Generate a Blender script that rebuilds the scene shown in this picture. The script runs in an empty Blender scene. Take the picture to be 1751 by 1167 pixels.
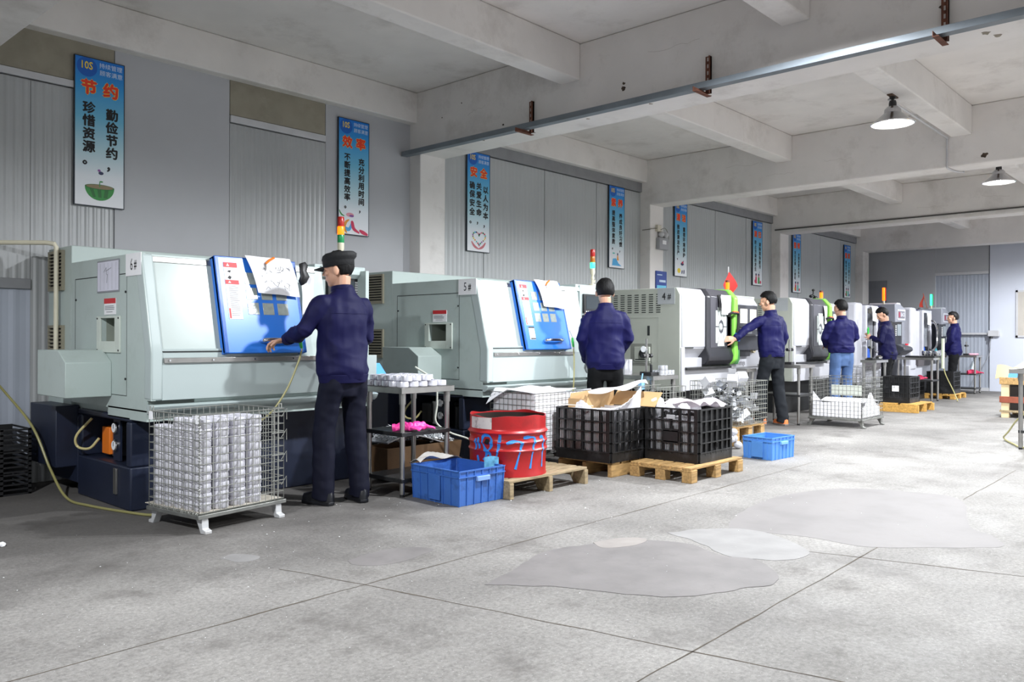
import bpy, bmesh, math, random
from mathutils import Vector, Matrix, noise
from mathutils.bvhtree import BVHTree
random.seed(11)
PI = math.pi
R = math.radians
SC = bpy.context.scene
COL = SC.collection
V = Vector

# ---------------------------------------------------------------- camera, world, exposure
cam = bpy.data.cameras.new('camera')
cam_o = bpy.data.objects.new('camera', cam)
COL.objects.link(cam_o)
SC.camera = cam_o
cam.sensor_width = 36.0
cam.lens = 1400.0 / 1751.0 * 36.0
cam.shift_y = -6.0 / 1751.0
cam.clip_start = 0.05
cam_o.matrix_world = (Matrix.Translation((0, 0, 1.14)) @ Matrix.Rotation(R(42.5 - 90), 4, 'Z')
                      @ Matrix.Rotation(R(90), 4, 'X') @ Matrix.Rotation(R(0.2), 4, 'Z'))
w = bpy.data.worlds.new('hall_world')
SC.world = w
w.use_nodes = True
w.node_tree.nodes['Background'].inputs[0].default_value = (0.9, 0.95, 1, 1)
w.node_tree.nodes['Background'].inputs[1].default_value = 1.3
SC.view_settings.view_transform = 'Standard'
SC.view_settings.look = 'None'
SC.view_settings.gamma = 1
SC.view_settings.use_curve_mapping = False
SC.view_settings.exposure = -0.06
SC.cycles.use_denoising = True
SC.cycles.max_bounces = 7
SC.cycles.diffuse_bounces = 5
SC.cycles.sample_clamp_indirect = 6
LAMP_W = 185.0          # every hall lamp
LAMP_C = (0.93, 0.965, 1.0)

# ---------------------------------------------------------------- materials
def lin(h, a=1.0):
    h = h.lstrip('#')
    o = []
    for i in (0, 2, 4):
        c = int(h[i:i + 2], 16) / 255
        o.append(c / 12.92 if c <= 0.04045 else ((c + 0.055) / 1.055) ** 2.4)
    return (*o, a)

MATS = {}
def M(name, col, rough=0.5, metal=0.0, var=0.06, scale=6.0, bump=0.0, bscale=60.0, stain=None, samt=0.0, sscale=3.0,
      emit=0.0, alpha=1.0, trans=0.0, stretch=(1, 1, 1), spec=0.5):
    if name in MATS:
        return MATS[name]
    m = bpy.data.materials.new(name)
    m.use_nodes = True
    nt = m.node_tree
    b = nt.nodes['Principled BSDF']
    N = nt.nodes.new
    L = nt.links.new
    c = lin(col)
    b.inputs['Roughness'].default_value = rough
    b.inputs['Metallic'].default_value = metal
    b.inputs['Specular IOR Level'].default_value = spec
    b.inputs['Alpha'].default_value = alpha
    b.inputs['Transmission Weight'].default_value = trans
    tc = N('ShaderNodeTexCoord')
    mp = N('ShaderNodeMapping')
    mp.inputs['Scale'].default_value = stretch
    L(tc.outputs['Object'], mp.inputs['Vector'])
    n1 = N('ShaderNodeTexNoise')
    n1.inputs['Scale'].default_value = scale
    n1.inputs['Detail'].default_value = 5
    L(mp.outputs[0], n1.inputs['Vector'])
    cr = N('ShaderNodeValToRGB')
    cr.color_ramp.elements[0].position = 0.3
    cr.color_ramp.elements[1].position = 0.7
    cr.color_ramp.elements[0].color = (*[x * (1 - var) for x in c[:3]], 1)
    cr.color_ramp.elements[1].color = (*[min(1, x * (1 + var)) for x in c[:3]], 1)
    L(n1.outputs['Fac'], cr.inputs['Fac'])
    out = cr.outputs['Color']
    if stain:
        n2 = N('ShaderNodeTexNoise')
        n2.inputs['Scale'].default_value = sscale
        n2.inputs['Detail'].default_value = 8
        n2.inputs['Roughness'].default_value = 0.7
        L(mp.outputs[0], n2.inputs['Vector'])
        r2 = N('ShaderNodeValToRGB')
        r2.color_ramp.elements[0].position = 0.52
        r2.color_ramp.elements[1].position = 0.72
        r2.color_ramp.elements[0].color = (0, 0, 0, 1)
        r2.color_ramp.elements[1].color = (samt, samt, samt, 1)
        L(n2.outputs['Fac'], r2.inputs['Fac'])
        mx = N('ShaderNodeMix')
        mx.data_type = 'RGBA'
        L(r2.outputs['Color'], mx.inputs[0])
        L(out, mx.inputs[6])
        mx.inputs[7].default_value = lin(stain)
        out = mx.outputs[2]
    L(out, b.inputs['Base Color'])
    if bump:
        n3 = N('ShaderNodeTexNoise')
        n3.inputs['Scale'].default_value = bscale
        n3.inputs['Detail'].default_value = 4
        L(mp.outputs[0], n3.inputs['Vector'])
        bp = N('ShaderNodeBump')
        bp.inputs['Strength'].default_value = bump
        bp.inputs['Distance'].default_value = 0.01
        L(n3.outputs['Fac'], bp.inputs['Height'])
        L(bp.outputs[0], b.inputs['Normal'])
    if emit:
        b.inputs['Emission Color'].default_value = c
        b.inputs['Emission Strength'].default_value = emit
    MATS[name] = m
    return m

# ---------------------------------------------------------------- mesh builder
class MB:
    def __init__(s):
        s.v, s.f, s.mi, s.M = [], [], [], Matrix.Identity(4)
    def add(s, vs, fs, mi=0):
        o = len(s.v)
        s.v += [s.M @ V(p) for p in vs]
        s.f += [tuple(o + i for i in f) for f in fs]
        s.mi += [mi] * len(fs)
        return s
    def box(s, x0, x1, y0, y1, z0, z1, mi=0):
        vs = [(x, y, z) for x in (x0, x1) for y in (y0, y1) for z in (z0, z1)]
        return s.add(vs, [(0, 1, 3, 2), (4, 6, 7, 5), (0, 4, 5, 1), (2, 3, 7, 6), (0, 2, 6, 4), (1, 5, 7, 3)], mi)
    def cbox(s, c, d, mi=0):
        return s.box(c[0] - d[0] / 2, c[0] + d[0] / 2, c[1] - d[1] / 2, c[1] + d[1] / 2, c[2] - d[2] / 2, c[2] + d[2] / 2, mi)
    def prism(s, poly, axis, a, b, mi=0):
        n = len(poly)
        mk = {'x': lambda p, t: (t, p[0], p[1]), 'y': lambda p, t: (p[0], t, p[1]), 'z': lambda p, t: (p[0], p[1], t)}[axis]
        vs = [mk(p, a) for p in poly] + [mk(p, b) for p in poly]
        fs = [tuple(range(n))[::-1], tuple(range(n, 2 * n))] + [(i, (i + 1) % n, n + (i + 1) % n, n + i) for i in range(n)]
        return s.add(vs, fs, mi)
    def loft(s, rings, mi=0, caps=True):
        n = len(rings[0])
        vs = [p for r in rings for p in r]
        fs = []
        for k in range(len(rings) - 1):
            for i in range(n):
                j = (i + 1) % n
                fs.append((k * n + i, k * n + j, (k + 1) * n + j, (k + 1) * n + i))
        if caps:
            fs.append(tuple(range(n))[::-1])
            fs.append(tuple(range((len(rings) - 1) * n, len(rings) * n)))
        return s.add(vs, fs, mi)
    def limb(s, path, radii, n=12, side=(1, 0, 0), mi=0):
        path = [V(p) for p in path]
        rings = []
        sd = V(side)
        for i, p in enumerate(path):
            t = (path[min(i + 1, len(path) - 1)] - path[max(i - 1, 0)]).normalized()
            a = sd - t * sd.dot(t)
            if a.length < 1e-3:
                a = t.orthogonal()
            a.normalize()
            b = t.cross(a)
            r = radii[i] if isinstance(radii, (list, tuple)) else radii
            ra, rb = r if isinstance(r, (list, tuple)) else (r, r)
            rings.append([p + a * ra * math.cos(2 * PI * k / n) + b * rb * math.sin(2 * PI * k / n) for k in range(n)])
            sd = a
        return s.loft(rings, mi)
    def tube(s, path, r, n=8, mi=0):
        return s.limb(path, [r] * len(path), n, (0.31, 0.17, 0.9), mi)
    def lathe(s, prof, c=(0, 0, 0), n=24, mi=0, axis='z', caps=False):
        rings = []
        for r, z in prof:
            ring = []
            for k in range(n):
                a = 2 * PI * k / n
                x, y = r * math.cos(a), r * math.sin(a)
                p = {'z': (x, y, z), 'x': (z, x, y), 'y': (y, z, x)}[axis]
                ring.append((c[0] + p[0], c[1] + p[1], c[2] + p[2]))
            rings.append(ring)
        return s.loft(rings, mi, caps)
    def cyl(s, c, r, h, n=16, mi=0, axis='z'):
        return s.lathe([(r, 0), (r, h)], c, n, mi, axis, True)
    def ell(s, c, r, n=16, m=10, mi=0, rot=None):
        rings = []
        Q = rot or Matrix.Identity(3)
        for i in range(m + 1):
            t = PI * i / m
            rr = max(math.sin(t), 0.02)
            rings.append([V(c) + Q @ V((r[0] * rr * math.cos(2 * PI * k / n), r[1] * rr * math.sin(2 * PI * k / n), -r[2] * math.cos(t))) for k in range(n)])
        return s.loft(rings, mi)
    def quad(s, *p, mi=0):
        return s.add(p, [tuple(range(len(p)))], mi)
    def sheet(s, fn, nu, nv, t=0.002, mi=0):
        """a thin bent sheet: fn(u, v) -> point; closed, with thickness t"""
        g = [[V(fn(i / nu, j / nv)) for j in range(nv + 1)] for i in range(nu + 1)]
        top, bot = [], []
        for i in range(nu + 1):
            for j in range(nv + 1):
                du = g[min(i + 1, nu)][j] - g[max(i - 1, 0)][j]
                dv = g[i][min(j + 1, nv)] - g[i][max(j - 1, 0)]
                nn = du.cross(dv)
                nn = nn.normalized() if nn.length > 1e-9 else V((0, 0, 1))
                top.append(g[i][j] + nn * t / 2)
                bot.append(g[i][j] - nn * t / 2)
        W = nv + 1
        n = len(top)
        fs = []
        for i in range(nu):
            for j in range(nv):
                a, b, c, d = i * W + j, (i + 1) * W + j, (i + 1) * W + j + 1, i * W + j + 1
                fs += [(a, b, c, d), (n + d, n + c, n + b, n + a)]
        edge = [i * W for i in range(nu + 1)] + [nu * W + j for j in range(1, W)] + [i * W + nv for i in range(nu - 1, -1, -1)] + [j for j in range(nv - 1, 0, -1)]
        for k in range(len(edge)):
            a, b = edge[k], edge[(k + 1) % len(edge)]
            fs.append((a, n + a, n + b, b))
        return s.add(top + bot, fs, mi)
    def text(s, body, o, right, up, size, bold=0.0, mi=0, sx=1.0):
        # weight is built by striking the letter several times, each a hair in front of the last
        vs, fs = glyphs(body, 0)
        o, right, up = V(o), V(right), V(up)
        n = right.cross(up)
        b = bold * 1.1
        for q, (dx, dy) in enumerate(((0, 0), (-b, 0), (b, 0), (0, -b), (0, b)) if bold else ((0, 0),)):
            s.add([o + right * ((x + dx) * size * sx) + up * ((y + dy) * size) + n * (.00008 * q) for x, y in vs], fs, mi)
        return s
    def mesh(s, name, recalc=True):
        me = bpy.data.meshes.new(name)
        me.from_pydata([tuple(p) for p in s.v], [], s.f)
        me.polygons.foreach_set('material_index', s.mi)
        if recalc:
            bm = bmesh.new()
            bm.from_mesh(me)
            bmesh.ops.recalc_face_normals(bm, faces=bm.faces)
            bm.to_mesh(me)
            bm.free()
        me.update()
        return me
    def build(s, name, mats, parent=None, bevel=0.0, smooth=30, seg=2, recalc=True, loc=None):
        me = s.mesh(name, recalc)
        return link(me, name, mats, parent, bevel, smooth, seg, loc)

def link(me, name, mats, parent=None, bevel=0.0, smooth=30, seg=2, loc=None):
    for m in (mats if isinstance(mats, (list, tuple)) else [mats]):
        me.materials.append(m)
    if smooth:
        me.polygons.foreach_set('use_smooth', [True] * len(me.polygons))
        if smooth < 180:
            me.set_sharp_from_angle(angle=R(smooth))
    o = bpy.data.objects.new(name, me)
    COL.objects.link(o)
    if parent:
        o.parent = parent
    if loc:
        o.location = loc
    if bevel:
        b = o.modifiers.new('bevel', 'BEVEL')
        b.width = bevel
        b.segments = seg
        b.limit_method = 'ANGLE'
        b.angle_limit = R(35)
        b.harden_normals = False
    return o

_G = {}
def glyphs(body, bold):
    k = (body, round(bold, 4))
    if k not in _G:
        cu = bpy.data.curves.new('glyph', 'FONT')
        cu.body = body
        cu.size = 1.0
        cu.align_x = 'CENTER'
        cu.align_y = 'CENTER'
        cu.offset = bold
        cu.resolution_u = 2
        ob = bpy.data.objects.new('glyph', cu)
        COL.objects.link(ob)
        dg = bpy.context.evaluated_depsgraph_get()
        me = ob.evaluated_get(dg).to_mesh()
        vs = [(p.co.x, p.co.y) for p in me.vertices]
        fs = [tuple(p.vertices) for p in me.polygons]
        ob.evaluated_get(dg).to_mesh_clear()
        bpy.data.objects.remove(ob)
        bpy.data.curves.remove(cu)
        _G[k] = (vs, fs)
    return _G[k]

def union(mb, voxel, it=3, fac=0.5):
    """grow one continuous skin over overlapping solids"""
    ob = bpy.data.objects.new('u', mb.mesh('u'))
    COL.objects.link(ob)
    r = ob.modifiers.new('r', 'REMESH')
    r.mode = 'VOXEL'
    r.voxel_size = voxel
    if it:
        sm = ob.modifiers.new('s', 'SMOOTH')
        sm.iterations = it
        sm.factor = fac
    dg = bpy.context.evaluated_depsgraph_get()
    me = bpy.data.meshes.new_from_object(ob.evaluated_get(dg))
    me.materials.clear()
    bpy.data.objects.remove(ob)
    return me

def tag(o, label, cat, group=None, kind=None):
    o['label'] = label
    o['category'] = cat
    if group:
        o['group'] = group
    if kind:
        o['kind'] = kind
    return o
def T(name, label, cat, loc=(0, 0, 0), rz=0.0, group=None):
    o = bpy.data.objects.new(name, None)
    o.empty_display_size = 0.1
    COL.objects.link(o)
    o.location = loc
    o.rotation_euler = (0, 0, rz)
    return tag(o, label, cat, group)
def ST(o):
    o['kind'] = 'structure'
    return o
def dup(root, loc, rz, label=None, group=None):
    r = root.copy()
    COL.objects.link(r)
    r.location = loc
    r.rotation_euler = (0, 0, rz)
    if label:
        r['label'] = label
    if group:
        r['group'] = group
    for ch in list(root.children):
        c = ch.copy()
        COL.objects.link(c)
        c.parent = r
        for gch in list(ch.children):
            d = gch.copy()
            COL.objects.link(d)
            d.parent = c
    return r
def bez(pts, n=8):
    """smooth path through points (Catmull-Rom)"""
    P = [V(p) for p in pts]
    P = [P[0] * 2 - P[1]] + P + [P[-1] * 2 - P[-2]]
    out = []
    for i in range(1, len(P) - 2):
        for k in range(n):
            t = k / n
            a, b, c, d = P[i - 1], P[i], P[i + 1], P[i + 2]
            out.append(0.5 * ((2 * b) + (c - a) * t + (2 * a - 5 * b + 4 * c - d) * t * t + (3 * b - a - 3 * c + d) * t ** 3))
    out.append(P[-2])
    return out

# common materials
m_steel = M('stainless steel', '#a9a7a4', 0.32, 0.9, 0.12, 8)
m_steel_dark = M('dark greasy steel', '#3c3c3d', 0.4, 0.6, 0.2, 8)
m_chrome = M('chrome', '#d8d8da', 0.12, 1.0, 0.02)
m_black = M('black plastic', '#1b1b1d', 0.45, 0, 0.15)
m_blackp = M('dusty black crate plastic', '#161617', 0.45, 0, 0.25, 5, stain='#66666a', samt=0.25, sscale=7)
m_paper = M('white paper', '#eeeef0', 0.7, 0, 0.02)
m_ink = M('printed black', '#17171a', 0.6)
m_inkgrey = M('printed grey', '#8d8f95', 0.6)
m_red = M('printed red', '#c3232b', 0.5)
m_foam = M('white foam sheet', '#f4f3f7', 0.75, 0, 0.03, 12, bump=0.15, bscale=30)
m_zinc = M('galvanised wire', '#a5a6a0', 0.4, 0.6, 0.15, 10)
m_wire = M('dull grey wire', '#8f908c', 0.4, 0.7, 0.2, 10)
m_alu = M('machined aluminium', '#dcdce2', 0.3, 0.55, 0.06, 20)
m_pinewood = M('weathered pallet wood', '#b08d5a', 0.75, 0, 0.3, 9, bump=0.3, stretch=(1, 6, 6), stain='#5e4326', samt=0.6, sscale=4)
m_yellowwood = M('yellow pallet wood', '#c89a4e', 0.7, 0, 0.25, 8, bump=0.2, stretch=(1, 6, 6), stain='#6e5024', samt=0.5, sscale=5)
m_greywood = M('grey pallet wood', '#9c8a6c', 0.8, 0, 0.3, 9, bump=0.3, stretch=(1, 6, 6), stain='#55452f', samt=0.6, sscale=5)
m_card = M('brown cardboard', '#c9a677', 0.75, 0, 0.08, 6)
# ---------------------------------------------------------------- the setting
XF, YW, YC, CEIL, BEAM, SEC = 20.3, 7.03, 6.85, 3.85, 3.165, 3.51
COLX = [1.43, 5.97, 10.57, 15.12, 19.56]
m_conc = M('white painted concrete', '#e0dcd9', 0.8, 0, 0.05, 2.5, bump=0.25, bscale=14, stain='#8d8378', samt=0.35, sscale=1.6)
m_panel = M('smooth grey sandwich panel', '#b2b3b7', 0.45, 0, 0.03, 2)
m_corr = M('grey ribbed steel panel', '#acaeaf', 0.35, 0.1, 0.06, 2, stain='#b9b9b9', samt=0.3, sscale=9)
m_corr2 = M('light ribbed steel panel', '#b2b5b6', 0.38, 0.1, 0.04, 2)
m_corrw = M('pale ribbed steel panel', '#aab0bc', 0.4, 0.1, 0.04, 2)
m_ply = M('beige board', '#918b7c', 0.7, 0, 0.1, 5, stain='#6c665a', samt=0.4)
m_strip = M('grey metal trim', '#8c8d90', 0.5, 0.2, 0.1)
m_wstrip = M('white metal trim', '#c3c3c6', 0.5, 0.1, 0.06)
m_white = M('white wall panel', '#ccd0dc', 0.45, 0, 0.02, 2)

def floor_mat():
    m = bpy.data.materials.new('worn concrete floor')
    m.use_nodes = True
    nt = m.node_tree
    N, L = nt.nodes.new, nt.links.new
    b = nt.nodes['Principled BSDF']
    tc = N('ShaderNodeTexCoord')
    def noi(sc, det, rough=0.55):
        n = N('ShaderNodeTexNoise')
        n.inputs['Scale'].default_value = sc
        n.inputs['Detail'].default_value = det
        n.inputs['Roughness'].default_value = rough
        L(tc.outputs['Object'], n.inputs['Vector'])
        return n
    def ramp(src, p0, c0, p1, c1):
        r = N('ShaderNodeValToRGB')
        r.color_ramp.elements[0].position, r.color_ramp.elements[1].position = p0, p1
        r.color_ramp.elements[0].color, r.color_ramp.elements[1].color = c0, c1
        L(src, r.inputs['Fac'])
        return r.outputs['Color']
    def mix(f, a, c, mode='MIX'):
        x = N('ShaderNodeMix')
        x.data_type = 'RGBA'
        x.blend_type = mode
        if isinstance(f, float):
            x.inputs[0].default_value = f
        else:
            L(f, x.inputs[0])
        for s, i in ((a, 6), (c, 7)):
            if isinstance(s, tuple):
                x.inputs[i].default_value = s
            else:
                L(s, x.inputs[i])
        return x.outputs[2]
    base = ramp(noi(0.9, 6, 0.6).outputs['Fac'], 0.32, lin('#827f7c'), 0.68, lin('#a5a29e'))
    spk = ramp(noi(48, 4, 0.8).outputs['Fac'], 0.36, (0.5, 0.5, 0.5, 1), 0.62, (1, 1, 1, 1))
    c = mix(0.75, base, spk, 'MULTIPLY')
    spk2 = ramp(noi(110, 2).outputs['Fac'], 0.66, (0, 0, 0, 1), 0.74, (0.5, 0.5, 0.5, 1))
    c = mix(spk2, c, lin('#e6e6e6'))
    st = ramp(noi(1.7, 9, 0.72).outputs['Fac'], 0.53, (0, 0, 0, 1), 0.7, (0.8, 0.8, 0.8, 1))
    c = mix(st, c, lin('#625e5b'))
    st2 = ramp(noi(5.5, 8, 0.7).outputs['Fac'], 0.60, (0, 0, 0, 1), 0.72, (0.6, 0.6, 0.6, 1))
    c = mix(st2, c, lin('#5f5b57'))
    # oily, swarf-trodden strip with a ragged edge where the operators walk, plus shade painted in along the machines
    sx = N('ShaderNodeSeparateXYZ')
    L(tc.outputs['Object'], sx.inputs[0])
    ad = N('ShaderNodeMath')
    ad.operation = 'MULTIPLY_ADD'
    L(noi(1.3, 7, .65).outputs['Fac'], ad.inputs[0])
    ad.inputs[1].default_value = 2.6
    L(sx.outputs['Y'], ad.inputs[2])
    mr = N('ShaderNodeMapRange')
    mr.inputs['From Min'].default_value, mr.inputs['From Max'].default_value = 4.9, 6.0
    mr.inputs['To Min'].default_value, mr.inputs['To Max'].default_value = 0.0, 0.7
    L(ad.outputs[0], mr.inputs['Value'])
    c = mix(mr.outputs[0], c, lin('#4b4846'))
    L(c, b.inputs['Base Color'])
    rr = ramp(noi(3, 5).outputs['Fac'], 0.3, (0.62, 0.62, 0.62, 1), 0.7, (0.85, 0.85, 0.85, 1))
    L(rr, b.inputs['Roughness'])
    bp = N('ShaderNodeBump')
    b.inputs['Specular IOR Level'].default_value = 0.3
    bp.inputs['Strength'].default_value = 0.25
    bp.inputs['Distance'].default_value = 0.004
    L(noi(45, 6, 0.7).outputs['Fac'], bp.inputs['Height'])
    L(bp.outputs[0], b.inputs['Normal'])
    return m

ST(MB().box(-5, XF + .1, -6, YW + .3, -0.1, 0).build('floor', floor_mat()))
ST(MB().box(-5, XF + .1, -6, YW + .3, CEIL, CEIL + .15).build('ceiling', m_conc))
# unseen side of the hall: openings added between piers to let in fill light
mb = MB().box(-5, XF + .1, -6.15, -6, 3.1, CEIL)
for a, b in ((-5, -4.2), (.9, 2.0), (5.4, 6.6), (10.0, 11.2), (14.6, 15.7), (19.2, XF + .1)):
    mb.box(a, b, -6.15, -6, 0, 3.1)
ST(mb.build('wall_right', m_corr2))
ST(MB().box(-5.15, -5, -6, YW + .3, 0, CEIL).build('wall_back', m_corr2))

# floor repair patches and saw joints
def patch(pts, z, mat, name='floor_patch'):
    c = sum((V((*p, 0)) for p in pts), V()) / len(pts)
    path = bez([(*p, 0) for p in pts] + [(*pts[0], 0)], 6)[:-1]
    P = []
    for i, p in enumerate(path):
        P.append((p.x + .018 * noise.noise(p * 9), p.y + .018 * noise.noise(p * 9 + V((5, 5, 5)))))
    return ST(MB().prism(P, 'z', -0.02, z).build(name, mat, smooth=0))
m_patch1 = M('smooth grey floor filler', '#7b7776', 0.7, 0, 0.14, 3.5, bump=0.05, stain='#696564', samt=0.5, sscale=5)
m_patch2 = M('pale floor filler', '#8d8b8a', 0.7, 0, 0.1, 6, bump=0.05)
patch([(4.48, 2.35), (4.89, 2.5), (5.64, 2.57), (6.28, 2.35), (6.5, 1.92), (6.43, 1.58), (5.57, 1.31), (5.34, 1.13), (5.13, 1.06), (4.85, 1.31), (4.62, 1.6), (4.6, 1.95)], .001, M('warm floor filler', '#7f7b7a', .7, 0, .12, 3, stain='#6e6a68', samt=.4, sscale=3))
patch([(4.14, 2.56), (4.4, 2.44), (4.55, 2.21), (4.46, 1.96), (4.29, 1.78), (4.11, 1.77), (3.97, 1.9), (3.93, 2.08), (4.06, 2.29)], .0016, m_patch2)
patch([(2.7, 2.64), (2.97, 2.7), (3.32, 2.81), (3.66, 2.71), (3.9, 2.56), (4.0, 2.32), (3.91, 2.1), (3.95, 1.92), (3.8, 1.74), (3.61, 1.67), (3.45, 1.74), (3.17, 1.87), (3.0, 2.13), (2.9, 2.38)], .0022, m_patch1)
patch([(2.09, 3.95), (2.18, 3.97), (2.24, 3.87), (2.21, 3.79), (2.12, 3.8)], .001, m_patch2)
patch([(2.5, 3.43), (2.79, 3.46), (2.96, 3.33), (2.91, 3.25), (2.63, 3.22), (2.49, 3.32)], .001, m_patch1)
patch([(3.65, 2.73), (3.85, 2.69), (3.93, 2.57), (3.79, 2.53), (3.62, 2.61)], .003, M('chipped floor filler', '#938d89', .7, 0, .1, 9))
m_joint = M('dark floor joint', '#554c42', 0.9, 0, 0.3, 12)
def joint(a, b):
    a, b = V((*a, 0)), V((*b, 0))
    n = max(6, int((b - a).length / .07))
    s = (b - a).normalized().cross(V((0, 0, 1)))
    L_, R_ = [], []
    for i in range(n + 1):
        p = a.lerp(b, i / n)
        wd = .0026 + .005 * max(0, noise.noise(p * 3.1))
        q = p + s * .010 * noise.noise(p * 4)
        L_.append(q + s * wd)
        R_.append(q - s * wd)
    P = [(p.x, p.y) for p in L_] + [(p.x, p.y) for p in R_[::-1]]
    mb = MB()
    for i in range(n):
        mb.quad((*L_[i].xy, .0008), (*L_[i + 1].xy, .0008), (*R_[i + 1].xy, .0008), (*R_[i].xy, .0008))
    ST(mb.build('floor_joint', m_joint, smooth=0))
joint((.3, 3.04), (7.4, 3.04))
joint((2.0, 1.52), (4.45, 1.54))
joint((4.45, 1.54), (4.75, 1.55))
joint((6.45, 1.56), (8.2, 1.575))
joint((2.19, 3.55), (2.32, 3.05))
joint((2.32, 3.05), (2.75, 1.0))
joint((4.3, 1.8), (4.6, .7))
joint((4.5, 6.0), (4.42, 3.9))

# the wall behind the machines, panel by panel
wl = bpy.data.objects.new('wall_left', None)
COL.objects.link(wl)
ST(wl)
mb = MB().box(-5, XF, YW + .06, YW + .2, 0, CEIL)
mb.build('backing', m_corr, wl)
def ribbed(x0, x1, z0, z1, y=YW, pitch=.062, depth=.0045, mat=m_corr, name='ribbed_panel', parent=wl, ax='x'):
    P = []
    x = x0
    while x < x1 - 1e-4:
        e = min(x + pitch, x1)
        P += [(x, y), (min(x + pitch * .35, e), y), (min(x + pitch * .6, e), y - depth), (min(x + pitch * .75, e), y - depth)]
        x += pitch
    P.append((x1, y))
    P2 = P + [(x1, y + .03), (x0, y + .03)]
    if ax == 'y':
        P2 = [(b, a) for a, b in P2]
    return MB().prism(P2, 'z', z0, z1).build(name, mat, parent, smooth=0)
def flat(x0, x1, z0, z1, y=YW, mat=m_panel, name='smooth_panel', t=.03):
    return MB().box(x0, x1, y - .004, y + t, z0, z1).build(name, mat, wl, bevel=.004)
ribbed(-5, 2.15, 1.58, 3.12)
ribbed(2.15, 2.774, 0, 3.12)
ribbed(-5, 2.15, 0, 1.5, mat=m_corrw, pitch=.12, depth=.004)
flat(-5, 2.15, 1.5, 1.58, YW - .02, m_strip, 'trim_strip')
flat(-5, 2.774, 3.19, 3.56, mat=m_ply, name='beige_board')
flat(-5, 2.774, 3.13, 3.185, YW - .015, m_wstrip, 'trim_strip')
flat(2.778, 3.803, 0, 3.56)
ribbed(3.807, 4.848, 0, 3.11, pitch=.056)
flat(3.807, 4.848, 3.19, 3.56, mat=m_ply, name='beige_board')
flat(3.807, 4.848, 3.12, 3.185, YW - .015, m_wstrip, 'trim_strip')
flat(4.852, 6.0, 0, 3.56)
for x0, x1 in ((6.0, 10.6), (10.6, 15.2), (15.2, 19.9)):
    xs = [x0, x0 + 1.15, x0 + 2.3, x0 + 3.45, x1]
    for a, b in zip(xs[:-1], xs[1:]):
        ribbed(a + .006, b - .002, 0, 3.36, pitch=.07, depth=.003, mat=m_corr2)
    MB().box(x0, x1, YW - .03, YW + .03, 3.37, 3.55).build('trim_strip', m_strip, wl)

# concrete frame
m_dk = M('dark rust stain', '#4a3d33', 0.9, 0, 0.4, 20)
ST(MB().box(-5, XF, YC + .06, YW + .3, SEC, CEIL).build('beam_along_wall', m_conc, bevel=.012))
for i, x in enumerate(COLX):
    ST(MB().box(x, x + .375, YC, YW + .06, 0, CEIL).build('column', m_conc, bevel=.01))
    ST(MB().box(x, x + .375, -6, YC + .02, BEAM, CEIL).build('main_beam', m_conc, bevel=.014))
ends = [-5] + COLX + [XF]
for a, b in zip(ends[:-1], ends[1:]):
    a2 = a + .375 if a in COLX else a
    for y in (4.74, 2.59, .44, -1.71, -3.86):
        if b - a2 > .6:
            ST(MB().box(a2, b, y - .11, y + .11, SEC, CEIL).build('joist', m_conc, bevel=.012))
# chipped paint and rust marks on the beams
def mark(x, y, z, r, mat=m_dk, face='-x'):
    n = 11
    P = []
    for k in range(n):
        a = 2 * PI * k / n
        rr = r * (0.55 + .6 * random.random())
        P.append((y + rr * math.cos(a) * 1.3, z + rr * math.sin(a)))
    mb = MB().prism(P, 'x', x - .0015, x + .004) if face == '-x' else MB().prism([(x + (p[0] - y), p[1] - z + y) for p in P], 'z', z - .0015, z + .004)
    ST(mb.build('beam_stain', mat, smooth=0))
for p in ((5.97, 4.15, 3.335, .022), (5.97, 4.15, 3.38, .014), (5.97, 5.6, 3.27, .012), (5.97, 1.58, 3.36, .02), (10.57, 2.35, 3.25, .03), (5.97, 6.2, 3.6, .008), (5.97, 6.5, 3.5, .008)):
    mark(*p)
for x, y in ((6.05, 4.6), (6.1, 5.3), (6.02, 3.9), (6.15, 3.4), (6.1, 1.35), (6.2, 1.3), (6.0, 5.9)):
    mark(x, y, BEAM, .03 if y < 1.4 else .016, M('bare concrete', '#8a8174', .9, 0, .2), '-z')

# hairline cracks in the plaster of the beams
m_crack = M('plaster crack', '#a8a19a', .9, 0, .2)
rc_ = random.Random(12)
for x, y, z, ln_ in ((10.57, 5.6, 3.55, .5), (10.57, 5.0, 3.35, .4), (10.57, 4.2, 3.45, .35), (10.57, 1.9, 3.6, .5), (10.57, 1.5, 3.4, .3), (5.97, 2.0, 3.72, .35), (5.97, 3.9, 3.6, .5), (15.12, 4.4, 3.4, .5), (15.12, 3.4, 3.5, .4), (5.97, 6.1, 3.45, .25)):
    mb = MB()
    p = V((x - .001, y, z))
    for k in range(9):
        q_ = p + V((0, -ln_ / 9, rc_.uniform(-.018, .022)))
        mb.quad(p, q_, q_ + V((0, 0, .002)), p + V((0, 0, .002)))
        p = q_
    ST(mb.build('plaster_crack', m_crack, smooth=0))
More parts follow.
